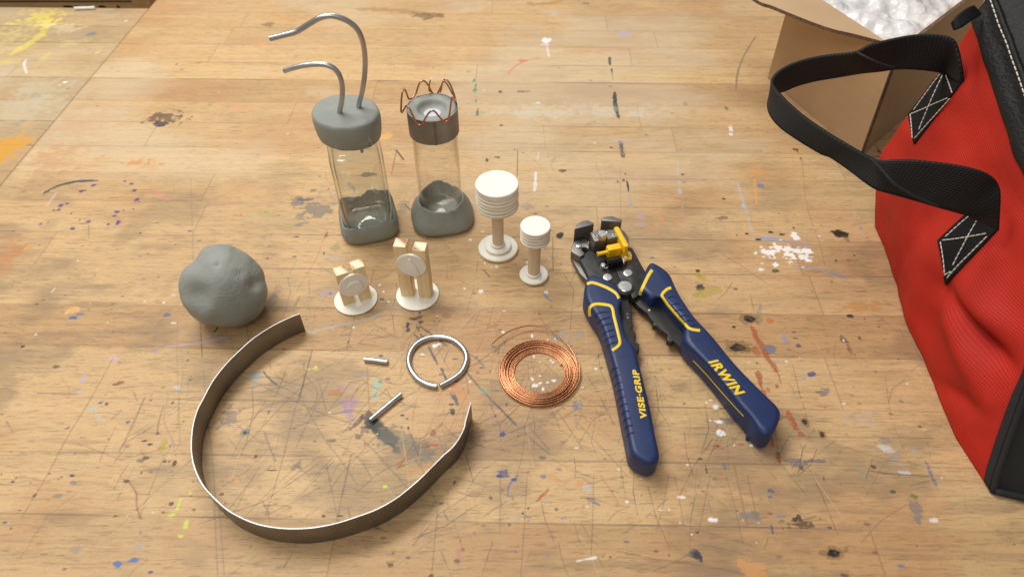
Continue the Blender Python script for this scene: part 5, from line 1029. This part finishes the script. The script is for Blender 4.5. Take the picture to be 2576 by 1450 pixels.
c_ = P(*Z5(618, 322), .0288); m = MB(); m.add(*lathe([(.0036, .0238), (.0036, .0283), (.0032, .0288), (.0001, .0289)], c_.x, c_.y, 44, lambda q, tt: 1+(.03*math.cos(22*q) if tt < .6 else 0))); m.obj('knurled_knob', M['rivet'], pl, auto=30)
# yellow wire stop
plate('wire_stop', Z5, [(690, 625), (868, 555), (940, 545), (985, 565), (1003, 615), (1000, 655), (880, 665), (858, 640), (715, 650)], .0128, .0150, M['yellow'], .0005, lab='yellow plastic wire stop base')
plate('stop_block', Z5, [(668, 487), (685, 475), (828, 447), (845, 455), (866, 512), (860, 520), (712, 546), (698, 540)], .0150, .0232, M['yellow'], .0006)
m = MB(); a, b_ = P(*Z5(552, 597), .0195), P(*Z5(925, 518), .0195); m.add(*tube([a, a.lerp(b_, .5), b_], .00155, 16)); m.add(*tube([a, a.lerp(b_, .03)], .0019, 16)); m.obj('stop_rod', M['yellow'], pl)
plate('stop_fin', Z5, [(768, 250), (785, 238), (822, 234), (838, 250), (957, 470), (955, 490), (915, 500), (890, 480)], .0150, .0258, M['yellow'], .0008)
m = MB(); s_ = disk('screw', Z5, 928, 602, 42, .0150, .0158, M['rivet'])
c_ = P(*Z5(928, 602), .0159); m.add(*box(c_.x, c_.y, .0159, .003, .0006, .0002, .9)); m.add(*box(c_.x, c_.y, .01592, .0006, .003, .0002, .9)); q_ = m.obj('slot', M['black_plate'], None); q_.parent = s_; q_.data.transform(Matrix.Translation((-g.x, -g.y, 0)))
# spring between two posts
a, b_ = P(*Z5(672, 716), .0172), P(*Z5(865, 672), .0172); ax = (b_-a); Ln = ax.length; ax.normalize(); up_ = Vector((0, 0, 1)); sd = ax.cross(up_).normalized(); hp = []
for i in range(12*16+1):
    u = i/(12*16); q = 2*math.pi*12*u; hp.append(a+ax*Ln*u+(sd*math.cos(q)+up_*math.sin(q))*.0034)
pa, pb = P(*Z5(628, 745), .0150), P(*Z5(893, 685), .0150)
m = MB(); m.add(*tube(hp, .00048, 8)); m.obj('spring', M['spring'], pl, auto=None)
m = MB(); 
for c_, hpt in ((pa, hp[0]), (pb, hp[-1])): m.add(*tube(crom([hpt, c_+(hpt-c_)*.4+sd*.0022, c_+sd*.002-ax*.0005, c_-ax*.002*(1 if c_ == pa else -1), c_-sd*.002, c_+(hpt-c_)*.3-sd*.0018], 5), .00042, 8))
m.obj('spring_hook', M['rivet'], pl, auto=None)
for (x, y, r) in ((628, 727, 33), (893, 667, 33)): disk('spring_pin', Z5, x, y, r, .0128, .0172, M['rivet'], b=.0004)
for (x, y, r, z) in ((686, 886, 62, .0142), (949, 830, 62, .0142), (913, 1005, 94, .0156)): disk('rivet', Z5, x, y, r, .0128, z, M['rivet'], b=.0005, n=48)
# toothed shanks running inside the grips
plate('shank', Z6, [(350, 225), (425, 240), (445, 330), (455, 398), (444, 424), (462, 430), (446, 456), (478, 487), (482, 508), (468, 520), (480, 548), (503, 560), (503, 600), (488, 602), (482, 670), (440, 720), (380, 560), (345, 350)], .0045, .0095, M['black_plate'], .0004, lab='left toothed shank')
plate('shank', Z6, [(440, 225), (500, 215), (600, 270), (680, 330), (760, 430), (820, 520), (850, 610), (815, 605), (735, 537), (715, 549), (690, 532), (697, 492), (655, 466), (622, 436), (597, 433), (602, 410), (575, 378), (560, 350), (520, 322), (495, 300), (468, 268), (440, 245)], .0045, .0095, M['black_plate'], .0004, lab='right toothed shank with stripping notches')
for (x, y, mt_) in ((421, 356, 'dot_red'), (426, 380, 'dot_blue'), (570, 330, 'dot_cream')): disk('paint_dot', Z6, x, y, 8, .0094, .00965, M[mt_], b=.00003, n=20)
# grips
GL = [(150, 141), (182, 132), (215, 140), (290, 170), (345, 202), (364, 240), (380, 300), (378, 330), (360, 346), (374, 410), (400, 540), (432, 592), (468, 618), (482, 690), (505, 780), (545, 940), (575, 1070), (606, 1240), (627, 1330), (626, 1375), (603, 1402), (560, 1411), (500, 1386), (450, 1352), (432, 1320), (415, 1230), (395, 1130), (370, 1000), (345, 870), (325, 780), (300, 690), (275, 600), (240, 480), (205, 420), (165, 360), (130, 290), (123, 245), (132, 190)]
GR_ = [(575, 48), (600, 53), (690, 108), (722, 175), (760, 260), (800, 320), (845, 390), (885, 440), (925, 480), (1000, 560), (1060, 640), (1150, 750), (1260, 862), (1360, 962), (1425, 1020), (1446, 1072), (1430, 1130), (1405, 1185), (1370, 1215), (1325, 1208), (1282, 1165), (1250, 1110), (1205, 1060), (1120, 960), (1000, 800), (900, 690), (815, 605), (787, 550), (805, 470), (760, 415), (700, 348), (640, 283), (575, 288), (545, 260), (502, 228), (500, 195), (530, 120), (553, 65)]
ZG0, ZG1 = .0012, .0205
def grip(outl, label):
    w_ = WP(Z6, outl, .0125); w_ = [(v.x, v.y) for v in crom([Vector((p[0], p[1], 0)) for p in w_], 4, True)]
    m = MB(); m.add(*soft_pillow(w_, ZG0, ZG1, .0033, 7, .003)); o = m.obj('grip', M['blue'], pl, auto=70); o['label'] = label
    # slight crown on top: subdivide cap is flat; keep
    bvh = BVHTree.FromPolygons([v.co+Vector((g.x, g.y, 0)) for v in o.data.vertices], [tuple(p.vertices) for p in o.data.polygons])
    return o, bvh
def hit(bvh, px, py):
    d = ray(px, py).normalized(); h = bvh.ray_cast(CP, d); return (h[0], h[1]) if h[0] else (None, None)
def drape(bvh, Z, pts, wpx, name, mat, parent, lift=.00025, ncross=4, closed=False, taper=False):
    c_ = crom([Vector((*Z(*p), 0)) for p in pts], 8, closed); k = abs(Z(1, 0)[0]-Z(0, 0)[0]); rows = []
    for i, p in enumerate(c_):
        d = (c_[min(i+1, len(c_)-1)]-c_[max(i-1, 0)]); d.normalize(); nn = Vector((-d.y, d.x, 0)); row = []
        for j in range(ncross+1):
            q = p+nn*wpx*k*(j/ncross-.5); h, nr = hit(bvh, q.x, q.y)
            if h is None: row = None; break
            e_ = .00045 if 0 < j < ncross else -.0002
            row.append(h+nr*(e_ if lift is None else (lift if 0 < j < ncross else -.00005)))
        if row: rows.append(row)
    if len(rows) < 2: return None
    m = MB(); m.add(*grid(rows)); o = m.obj(name, mat, None, auto=None)
    o.parent = parent; o.data.transform(Matrix.Translation((-g.x, -g.y, 0))); return o
gl, bl = grip(GL, 'left blue grip with long ribs'); gr, br = grip(GR_, 'right blue grip')
for pts, wd in (([(147, 152), (175, 143), (210, 149), (280, 176), (335, 208), (356, 232), (364, 252)], 21), ([(166, 372), (163, 340), (168, 312), (190, 293), (225, 288), (275, 293), (308, 302), (322, 325), (330, 370), (345, 430), (362, 500), (371, 545), (360, 572), (318, 603)], 21)):
    drape(bl, Z6, pts, wd, 'yellow_stripe', M['yellow_flat'], gl)
for pts, wd in (([(590, 58), (565, 95), (535, 155), (512, 205), (508, 228)], 24), ([(718, 178), (692, 188), (668, 210), (657, 228), (665, 250), (700, 300), (760, 370), (810, 425), (840, 450), (870, 462), (915, 468)], 21)):
    drape(br, Z6, pts, wd, 'yellow_stripe', M['yellow_flat'], gr)
drape(br, Z6, [(868, 672), (960, 770), (1060, 885), (1150, 985), (1212, 1052)], 6, 'yellow_line', M['yellow_flat'], gr, ncross=2)
def groove_shade(bvh, Z, pts, parent, wpx=4, mat='blue_line', name='groove_shade'):  # darker strip lying on the grip surface, painting in a groove's shade
    return drape(bvh, Z, pts, wpx, name, M[mat], parent, lift=.00012, ncross=2)
for pts in ([(373, 690), (378, 660), (400, 645), (440, 640), (468, 640)], [(378, 690), (410, 840), (450, 1010), (490, 1190), (530, 1220), (600, 1248)]):
    groove_shade(bl, Z6, pts, gl)
for pts in ([(822, 578), (835, 552), (870, 540), (910, 533), (950, 545), (1010, 605), (1120, 740), (1250, 880), (1340, 965), (1357, 1000), (1330, 1040), (1270, 1095)],):
    groove_shade(br, Z6, pts, gr)
def rib(bvh, Z, pts, parent):
    c_ = []
    for p in crom([Vector((*Z(*p), 0)) for p in pts], 6):
        h, nr = hit(bvh, p.x, p.y)
        if h: c_.append(h+nr*.00004)
    if len(c_) > 2:
        m = MB(); m.add(*tube(c_, .0005, 8, rf=lambda u: .0002+.00045*math.sin(math.pi*min(max(u, .02), .98)))); o = m.obj('rib', M['blue'], None, auto=None); o.parent = parent; o.data.transform(Matrix.Translation((-g.x, -g.y, 0)))
for a in ([(200, 378), (230, 348), (305, 342)], [(218, 425), (245, 395), (312, 378)], [(232, 460), (262, 432), (325, 420)], [(246, 505), (278, 475), (335, 462)], [(258, 548), (290, 518), (342, 505)], [(268, 590), (300, 562), (352, 545)]): rib(bl, Z6, a, gl)
for k in range(10):
    t_ = k/9; x = 312+t_*108-8; y = 735+t_*440; rib(bl, Z6, [(x, y+22), (x+22, y-8), (x+58, y-14)], gl)
for a in ([(690, 250), (722, 238), (752, 245)], [(715, 296), (750, 286), (780, 292)], [(742, 338), (780, 326), (806, 332)], [(775, 378), (808, 364), (838, 372)], [(808, 412), (842, 398), (868, 404)], [(840, 442), (872, 430), (898, 436)]): rib(br, Z6, a, gr)
def lettering(name, s, b0, b1, t0, spacing, parent, label=None, shear=0):
    z = ZG1+.0001; o0 = P(*Z6(*b0), z); o1 = P(*Z6(*b1), z); o2 = P(*Z6(*t0), z); u = o1-o0; v = o2-o0; v = v-u*(v.dot(u)/u.length_squared)
    k = shear
    mt = Matrix(((u.x, v.x+u.x*k, 0, o0.x), (u.y, v.y+u.y*k, 0, o0.y), (0, 0, 1, z), (0, 0, 0, 1)))
    o = text_obj(name, s, M['yellow_flat'], 1, mt, .00015, .04, 0, spacing); par(o, pl)
    o.parent = parent
    return o
lettering('raised_lettering', 'VISE·GRIP', (557, 1072), (497, 738), (512, 1080), 1.12, gl, shear=.018)
lettering('raised_lettering', 'IRWIN', (968, 682), (1155, 908), (1020, 648), 1.12, gr, shear=.04)
m = MB(); a = P(*Z6(1258, 1180), .003); m.add(*pillow([(a.x-.003, a.y-.002), (a.x+.002, a.y-.003), (a.x+.0035, a.y+.004), (a.x-.001, a.y+.005)], .0005, .005, .0012, 3)); o = m.obj('torn_flap', M['blue'], pl)

# ------------------------------------------------------------------ cardboard box with bubble wrap
HB = .105
A0, B0 = P(1930, 197), P(2163, 394); A1, B1 = P(1995, -36, HB), P(2256, 135, HB)
C1 = P(2500, -52, HB); D1 = A1+(C1-B1); C0 = B0+(C1-B1)*.95; C0.z = 0; D0 = A0+(C0-B0); D0.z = 0
ctr = (A0+B0+C0+D0)/4
bx = thing('cardboard_box', 'open brown cardboard box behind the red bag with one flap folded out', 'box', (ctr.x, ctr.y, 0))
TK = .003
def slab(name, a, b, c_, d, t_, mat, nseg=10, bow=0):
    nrm = (b-a).cross(d-a).normalized(); rows = []
    inn = ctr+Vector((0, 0, .05))-(a+b+c_+d)/4
    if nrm.dot(inn) < 0: nrm = -nrm
    m = MB()
    for off in (0, t_):
        rows = []
        for j in range(nseg+1):
            v = j/nseg; row = []
            for i in range(nseg+1):
                u = i/nseg; p = a.lerp(b, u).lerp(d.lerp(c_, u), v)+nrm*(off-bow*math.sin(math.pi*u)*math.sin(math.pi*v)); row.append(p)
            rows.append(row)
        m.add(*grid(rows))
    n = nseg+1; K = n*n
    bd = [i for i in range(n)]+[i*n+nseg for i in range(1, n)]+[nseg*n+i for i in range(nseg-1, -1, -1)]+[i*n for i in range(nseg-1, 0, -1)]
    for i in range(len(bd)):
        a_, b__ = bd[i], bd[(i+1) % len(bd)]; m.f.append((a_, b__, b__+K, a_+K)); m.mi.append(1)
    return m.obj(name, [mat, M['card_edge']], bx, auto=30)
sh_ = Vector((0, 0, .0003))
slab('wall', A0, B0, B1, A1, TK, M['card'], bow=.001); 
e_ = (C0-B0).normalized()*.0002
slab('wall', B0+e_, C0, C1, B1+e_, TK, M['card']); slab('wall', C0, D0, D1, C1, TK, M['card']); slab('wall', D0, A0-e_*0, A1, D1, TK, M['card'])
# folded-out flap along the camera-side top edge
fo = [P(1760, -110, HB-.002), P(1887, 0, HB-.003), P(1945, 27, HB-.003), P(2068, 76, HB-.002), P(2150, 97, HB-.001), P(2222, 116, HB-.0006)]
fi = [A1.lerp(B1, t_) for t_ in (0, .2, .42, .62, .75, .87)]; fi = [p+Vector((0, 0, .0035)) for p in fi]
fo = [p+Vector((0, 0, .0035)) for p in fo]
fo2 = crom(fo, 5); fi2 = crom(fi, 5)
m = MB(); n = len(fo2)
V = [p for p in fo2]+[p for p in fi2]+[p-Vector((0, 0, .003)) for p in fo2]+[p-Vector((0, 0, .003)) for p in fi2]; F = []; mi = []
for i in range(n-1):
    F += [(i, i+1, n+i+1, n+i), (2*n+i, 3*n+i, 3*n+i+1, 2*n+i+1), (i, 2*n+i, 2*n+i+1, i+1), (n+i, n+i+1, 3*n+i+1, 3*n+i)]; mi += [0, 0, 1, 0]
F += [(0, n, 3*n, 2*n), (n-1, 3*n-1, 4*n-1, 2*n-1)]; mi += [1, 1]
m.add(V, F); m.mi = mi; m.obj('flap', [M['card'], M['card_edge']], bx, auto=30)
# glued seam strip near the corner
u_ = (B1-A1).normalized(); off = (B0-A0).cross(Vector((0, 0, 1))).normalized(); off = off if off.dot(CP-B0) > 0 else -off
a, b_ = A0.lerp(B0, .955), A1.lerp(B1, .955); m = MB()
m.add(*grid([[a+off*.0016+Vector((0, 0, .001)), b_+off*.0016], [B0+off*.0012+Vector((0, 0, .001)), B1+off*.0012]])); m.add(*grid([[a+off*.0016+Vector((0, 0, .001)), b_+off*.0016], [a-off*.0005+Vector((0, 0, .001)), b_-off*.0005]]))
m.obj('glue_tab', M['card'], bx)
# bubble wrap mass
rows = []
for j in range(71):
    row = []
    for i in range(71):
        u, v = .02+.96*i/70, .02+.96*j/70; p = A1.lerp(B1, u).lerp(D1.lerp(C1, u), v)
        edge = min(u, 1-u, v, 1-v)
        x_ = p*55
        h = HB-.006+.010*mnoise.noise(p*28)+.006*mnoise.noise(p*70)+.0015*abs(mnoise.noise(p*240))-.03*max(0, .10-edge)**1*2
        row.append(Vector((p.x, p.y, h)))
    rows.append(row)
m = MB(); m.add(*grid(rows)); lowr = [[Vector((p.x, p.y, HB-.016)) for p in r] for r in (rows[0], rows[-1])]
m.add(*grid([rows[0], lowr[0]])); m.add(*grid([rows[-1], lowr[1]])); m.add(*grid([[r[0] for r in rows], [Vector((r[0].x, r[0].y, HB-.016)) for r in rows]])); m.add(*grid([[r[-1] for r in rows], [Vector((r[-1].x, r[-1].y, HB-.016)) for r in rows]]))
o = m.obj('bubble_wrap', M['bubble'], auto=None); tag(o, 'crumpled clear bubble wrap filling the cardboard box', 'bubble wrap')

# ------------------------------------------------------------------ red tool bag
bg = thing('tool_bag', 'red canvas tool bag with black webbing handle and black leather rim', 'bag', (.38, .32, 0))
def interp(x, xs, ys):
    return float(np.interp(x, xs, ys))
def base_x(y): return interp(y, [.18, .192, .226, .30, .347, .38, .40, .42, .46], [.2840, .2830, .2787, .2835, .290, .2965, .2995, .301, .304])
def topz(y): return interp(y, [.22, .28, .32, .341, .40, .44, .46], [.150, .136, .131, .1346, .1575, .1725, .176])
def side(u, v, out=0):
    y0 = .190+.085*v; y1 = .424+.026*min(1, v/.28)-.012*max(0, v-.6)/.4
    y = y0*(1-u)+y1*u; z = topz(y)*v
    xb = base_x(y); x = xb*(1-v)+.3065*v
    s_ = math.sin(math.pi*min(v*1.15, 1))
    x -= .006*s_*math.sin(math.pi*min(1, u*1.1))
    x -= .012*math.exp(-((v-.30)/.22)**2)*max(0, u-.4)*1.66
    x -= (.0045*mnoise.noise(Vector((y*16, z*14, 2)))+.0018*mnoise.noise(Vector((y*34+z*20, z*50-y*14, 5))))*(min(1, 4*v)*min(1, 6*(1-v)))*min(1, u*8)
    # the deep fold near the near lower corner, plus small radiating creases
    fk = min(1, u*6)
    def fold(yc, zc, ang, L, wd, dp):
        dy, dz = y-yc, z-zc; a_ = dy*math.cos(ang)+dz*math.sin(ang); b_ = -dy*math.sin(ang)+dz*math.cos(ang)
        return 1.2*fk*dp*math.exp(-(b_/wd)**2)*math.exp(-(a_/L)**2)
    x += fold(.262, .055, R(-8), .035, .006, .008)-fold(.262, .070, R(-14), .04, .009, .006)-fold(.258, .040, R(6), .04, .009, .005)
    x += fold(.30, .03, R(70), .03, .010, .003)-fold(.33, .05, R(80), .05, .012, .003)+fold(.36, .04, R(85), .05, .008, .0018)+fold(.24, .02, R(-30), .03, .006, .003)
    x += fold(.31, .095, R(15), .05, .009, .0028)
    if v < .06: x = x+(.06-v)*.02
    return Vector((x-out, y, z+.0004))
def patch(fn, nu, nv, name, mat, parent, solid=.0014, uvs=1.0, flip=False):
    rows = [[fn(i/nu, j/nv) for i in range(nu+1)] for j in range(nv+1)]
    V, F = grid(rows); o = mesh_obj(name, V, F, mat, None, True, False, solid)
    uv = o.data.uv_layers.new(name='UVMap'); dist_u = [0]; 
    for i in range(nu): dist_u.append(dist_u[-1]+(rows[nv//2][i+1]-rows[nv//2][i]).length)
    dist_v = [0]
    for j in range(nv): dist_v.append(dist_v[-1]+(rows[j+1][nu//2]-rows[j][nu//2]).length)
    for lp in o.data.loops:
        k = lp.vertex_index; i, j = k % (nu+1), k//(nu+1); uv.data[lp.index].uv = (dist_u[i]*uvs, dist_v[j]*uvs)
    if parent: par(o, parent)
    return o
patch(lambda u, v: side(u, v), 150, 110, 'side_panel', M['red_cloth'], bg)
# leather rim: a band above the red panel, then the collapsed leather top leaning over
XB = .47
def rim(u, v):
    p = side(u, 1.0); y = p.y; w_ = v*.020
    return Vector((p.x-.0022*math.sin(math.pi*min(1, v*1.4+.25))+.004*v+.0006*mnoise.noise(Vector((y*60, v*2, 4))), y+.006*v*(1 if u > .5 else -1)*abs(2*u-1), p.z-.004+w_))
patch(rim, 90, 10, 'leather_rim', M['leather'], bg, .0022)
def lt(u, v):
    p = rim(u, 1.0); y = p.y; s_ = v
    return Vector((p.x+.0015+.055*s_+.006*mnoise.noise(Vector((y*20, s_*2.5, 9)))*s_, y-.01*s_*(2*u-1), p.z-.0025+.050*s_-.018*s_*s_+.005*mnoise.noise(Vector((y*26, s_*3.5, 1)))*s_))
patch(lt, 90, 30, 'leather_top', M['leather'], bg, .0018)
def lt2(u, v):
    p = lt(u, 1.0); q = Vector((XB, p.y, .16)); r_ = p.lerp(q, v); r_.z += .02*math.sin(math.pi*v); return r_
patch(lt2, 40, 16, 'leather_top', M['leather'], bg, .0018)
def stitches(name, path, parent, lift_dir, on=.0028, gap=.0014, r=.00042, mat='thread'):
    L = [0]
    for i in range(len(path)-1): L.append(L[-1]+(path[i+1]-path[i]).length)
    m = MB(); s_ = 0
    def at(s):
        k = max(0, min(len(L)-2, int(np.searchsorted(L, s))-1)); return path[k].lerp(path[k+1], (s-L[k])/max(1e-9, L[k+1]-L[k]))
    while s_+on < L[-1]:
        a, b_ = at(s_), at(s_+on); m_ = (a+b_)/2+lift_dir*.0003
        m.add(*tube([a-lift_dir*.0002, a+lift_dir*.0002, m_, b_+lift_dir*.0002, b_-lift_dir*.0002], r, 6)); s_ += on+gap
    o = m.obj(name, M[mat], parent, auto=None); return o
LD = Vector((-.8, -.25, .55)).normalized()
stitches('rim_stitching', [rim(i/200, .80)+LD*.0014 for i in range(201)], bg, LD)
stitches('top_stitching', [lt(i/200, .30)+LD*.0012 for i in range(201)], bg, LD)
def gusset(uu):
    top_ = [rim(uu, j/6) for j in range(7)]+[lt(uu, j/14) for j in range(1, 15)]+[lt2(uu, j/14) for j in range(1, 15)]; N_ = len(top_)-1
    def fn(u, v):
        k = min(N_-1, int(u*N_)); q = top_[k].lerp(top_[k+1], u*N_-k)
        lo = endp(u, 1.0) if uu == 0 else side(1, 1).lerp(Vector((XB, .44, side(1, 1).z)), u)
        lo = Vector((q.x*min(1, u*6)+lo.x*(1-min(1, u*6)) if False else lo.x, lo.y, lo.z)); return lo.lerp(q, v)
    return fn
# near end panel, bottom piping, far end and back
def endp(u, v):
    p = side(0, v); q = Vector((XB, .158+.08*v, p.z)); r_ = p.lerp(q, u); r_.y -= .007*math.sin(math.pi*u)*(1-v*.4); r_.z = p.z; r_.x += .0005; return r_
patch(endp, 50, 50, 'end_panel', M['black_cloth'], bg, .0016)
for uu in (0, 1): patch(gusset(uu), 60, 12, 'end_panel', M['black_cloth'], bg, .0014)
m = MB(); m.add(*tube([side(0, j/60)+Vector((.0005, -.0012, .0005)) for j in range(61)], .0019, 10)); m.obj('piping', M['black_cloth'], bg, auto=None)
m = MB(); m.add(*tube([endp(i/40, .0)+Vector((0, -.0012, .0022)) for i in range(41)], .0022, 10)); m.obj('piping', M['black_cloth'], bg, auto=None)
m = MB(); m.add(*tube([endp(i/40, .05)+Vector((0.006, -.0022, .0022)) for i in range(2, 41)], .0006, 8)); m.obj('piping', M['leather'], bg, auto=None)
def band(u, v):   # black binding strip on the red panel edge along the near side
    p = side(.0+.022*u, .01+.98*v); return p+Vector((-.0012, -.0006, 0))
patch(band, 6, 50, 'binding', M['black_cloth'], bg, .0012)
patch(lambda u, v: side(1, v).lerp(Vector((XB, .44, side(1, v).z)), u), 20, 20, 'end_panel', M['black_cloth'], bg, .0016)
patch(lambda u, v: Vector((XB, .158+.08*v+(.44-.158-.08*v)*u, .16*v)), 10, 10, 'side_panel', M['red_cloth'], bg, .0014)
patch(lambda u, v: side(u, 0).lerp(Vector((XB, .158+(.44-.158)*u, .0008)), v), 10, 10, 'bottom', M['black_cloth'], bg, .001)
# webbing
def ribbon(ea, eb, name, mat, parent, nn=10, wn=8, solid=.0016, uvs=1.0, cup=0):
    a_, b_ = crom(ea, nn), crom(eb, nn); N_ = len(a_)
    def fn(u, v):
        i = min(N_-1, int(round(u*(N_-1)))); return a_[i].lerp(b_[i], v)
    return patch(fn, N_-1, wn, name, mat, parent, solid)
def side_hit(px, py, lift=.0012):
    "nearest point of the red panel along a view ray"
    d = ray(px, py).normalized(); h = SB.ray_cast(CP, d)
    if h[0] is None: return None
    nr = h[1] if h[1].dot(d) < 0 else -h[1]
    return h[0]+nr*lift
rows = [[side(i/60, j/40) for i in range(61)] for j in range(41)]; V, F = grid(rows); SB = BVHTree.FromPolygons(V, F)
def tabpatch(quad, name, stitch, cross):
    "quad: four px corners (a b along the top, c d along the bottom)"
    def fn(u, v):
        x = (1-v)*((1-u)*quad[0][0]+u*quad[1][0])+v*((1-u)*quad[3][0]+u*quad[2][0]); y = (1-v)*((1-u)*quad[0][1]+u*quad[1][1])+v*((1-u)*quad[3][1]+u*quad[2][1])
        return side_hit(x, y) or P(x, y, .06)
    t_ = patch(fn, 14, 14, name, M['tab'], bg, .0018)
    for ln in stitch:
        pts = []
        for k in range(len(ln)-1):
            for i in range(10): 
                f = i/9; x = ln[k][0]*(1-f)+ln[k+1][0]*f; y = ln[k][1]*(1-f)+ln[k+1][1]*f; h = side_hit(x, y, .0022)
                if h: pts.append(h)
        if len(pts) > 3:
            s_ = stitches('stitching', pts, None, Vector((-.9, -.3, .3)).normalized(), .0024, .0009, .0004); s_.parent = t_
            s_.data.transform(Matrix.Translation((-.38, -.32, 0)))
    return t_
zt2 = lambda x, y: Z1b(x, y)
tabpatch([zt2(1860, 700), zt2(2120, 850), zt2(1672, 1328), zt2(1600, 950)], 'strap_tab',
         [[zt2(1875, 735), zt2(1650, 940)], [zt2(1650, 948), zt2(2050, 885)], [zt2(1632, 965), zt2(1668, 1240)], [zt2(1950, 760), zt2(1860, 920), zt2(1720, 1200)], [zt2(2030, 920), zt2(1840, 1110), zt2(1690, 1270)], [zt2(1668, 1240), zt2(1740, 1210)]], 1)
tabpatch([Z1(1620, 640), Z1(1800, 740), Z1(1392, 1268), Z1(1338, 1010)], 'strap_tab',
         [[Z1(1625, 660), Z1(1380, 990)], [Z1(1370, 1005), Z1(1715, 855)], [Z1(1365, 1010), Z1(1385, 1220)], [Z1(1680, 665), Z1(1740, 825)], [Z1(1650, 670), Z1(1560, 860), Z1(1440, 1150)], [Z1(1715, 870), Z1(1600, 1000), Z1(1400, 1225)]], 1)
# handle: ea = upper edge, eb = lower edge; (space, x, y, height)
U = [(Z1, 1800, 745, .136), (Z1, 1790, 600, .147), (Z1, 1745, 400, .158), (Z1, 1690, 335, .161), (Z1, 1600, 312, .161), (Z1, 1450, 305, .160), (Z1, 1300, 322, .158), (Z1, 1100, 365, .155), (Z1, 980, 400, .152), (Z1, 850, 462, .148), (Z1, 600, 490, .143), (Z1, 400, 530, .139), (Z1, 250, 588, .135), (Z1, 165, 650, .132), (Z1, 128, 715, .130),
     (Z1, 150, 770, .129), (Z1, 230, 860, .128), (Z1, 320, 945, .127), (Z1, 450, 1050, .126), (Z1, 650, 1185, .125), (Z1, 850, 1305, .124), (Z1b, 1000, 215, .124), (Z1b, 1090, 238, .126), (Z1b, 1220, 232, .130), (Z1b, 1400, 238, .133), (Z1b, 1700, 272, .135), (Z1b, 1900, 312, .135), (Z1b, 2030, 362, .133), (Z1b, 2112, 440, .128), (Z1b, 2132, 560, .122), (Z1b, 2124, 720, .112), (Z1b, 2112, 856, .103)]
Lw = [(Z1, 1632, 650, .128), (Z1, 1640, 645, .129), (Z1, 1610, 636, .132), (Z1, 1570, 628, .134), (Z1, 1500, 618, .135), (Z1, 1400, 608, .135), (Z1, 1300, 602, .134), (Z1, 1200, 604, .132), (Z1, 1080, 622, .130), (Z1, 900, 640, .127), (Z1, 700, 675, .124), (Z1, 500, 710, .121), (Z1, 350, 750, .118), (Z1, 240, 795, .115), (Z1, 130, 830, .113),
      (Z1, 97, 905, .112), (Z1, 112, 1000, .111), (Z1, 190, 1105, .110), (Z1, 340, 1215, .109), (Z1, 550, 1340, .108), (Z1b, 640, 205, .108), (Z1b, 800, 315, .108), (Z1b, 950, 430, .108), (Z1b, 1050, 492, .108), (Z1b, 1200, 535, .108), (Z1b, 1340, 575, .108), (Z1b, 1500, 622, .108), (Z1b, 1640, 662, .107), (Z1b, 1760, 695, .106), (Z1b, 1840, 715, .105), (Z1b, 1875, 725, .104), (Z1b, 1890, 732, .102)]
hd = ribbon([P(*z(x, y), h) for z, x, y, h in U], [P(*z(x, y), h) for z, x, y, h in Lw], 'handle', M['webbing'], bg, 8, 10, .0020)
m = MB(); fold_l = [(Z1, 860, 455, .1485), (Z1, 960, 505, .149), (Z1, 1080, 560, .146), (Z1, 1200, 596, .142)]; m.add(*tube(crom([P(*z(x, y), h) for z, x, y, h in fold_l], 6), .0008, 8)); m.obj('folded_edge', M['black_cloth'], bg, auto=None); m = MB()
fold_2 = [(Z1b, 1000, 225, .1265), (Z1b, 1100, 330, .124), (Z1b, 1210, 450, .120), (Z1b, 1400, 562, .1145), (Z1b, 1600, 640, .110)]; m.add(*tube(crom([P(*z(x, y), h) for z, x, y, h in fold_2], 6), .0008, 8)); m.obj('folded_edge', M['webbing'] if False else M['black_cloth'], bg, auto=None)
lp = [(Z1, 1960, 95, .178), (Z1, 1900, 80, .1765), (Z1, 1840, 110, .176), (Z1, 1770, 150, .175), (Z1, 1722, 190, .173), (Z1, 1728, 225, .171), (Z1, 1760, 250, .169)]
lq = [(Z1, 1900, 20, .180), (Z1, 1880, 45, .180), (Z1, 1830, 70, .180), (Z1, 1775, 110, .179), (Z1, 1730, 150, .177), (Z1, 1722, 185, .174), (Z1, 1750, 200, .172)]
lp = [(Z1, 1960, 130, .176), (Z1, 1900, 165, .1755), (Z1, 1830, 215, .175), (Z1, 1780, 250, .1745), (Z1, 1745, 262, .1735), (Z1, 1732, 250, .172), (Z1, 1800, 235, .170)]
lq = [(Z1, 1890, 50, .182), (Z1, 1850, 65, .182), (Z1, 1790, 105, .181), (Z1, 1745, 145, .180), (Z1, 1718, 180, .178), (Z1, 1716, 200, .176), (Z1, 1780, 190, .174)]
ribbon([P(*z(x, y), h) for z, x, y, h in lq], [P(*z(x, y), h) for z, x, y, h in lp], 'webbing_loop', M['webbing'], bg, 6, 6, .002)
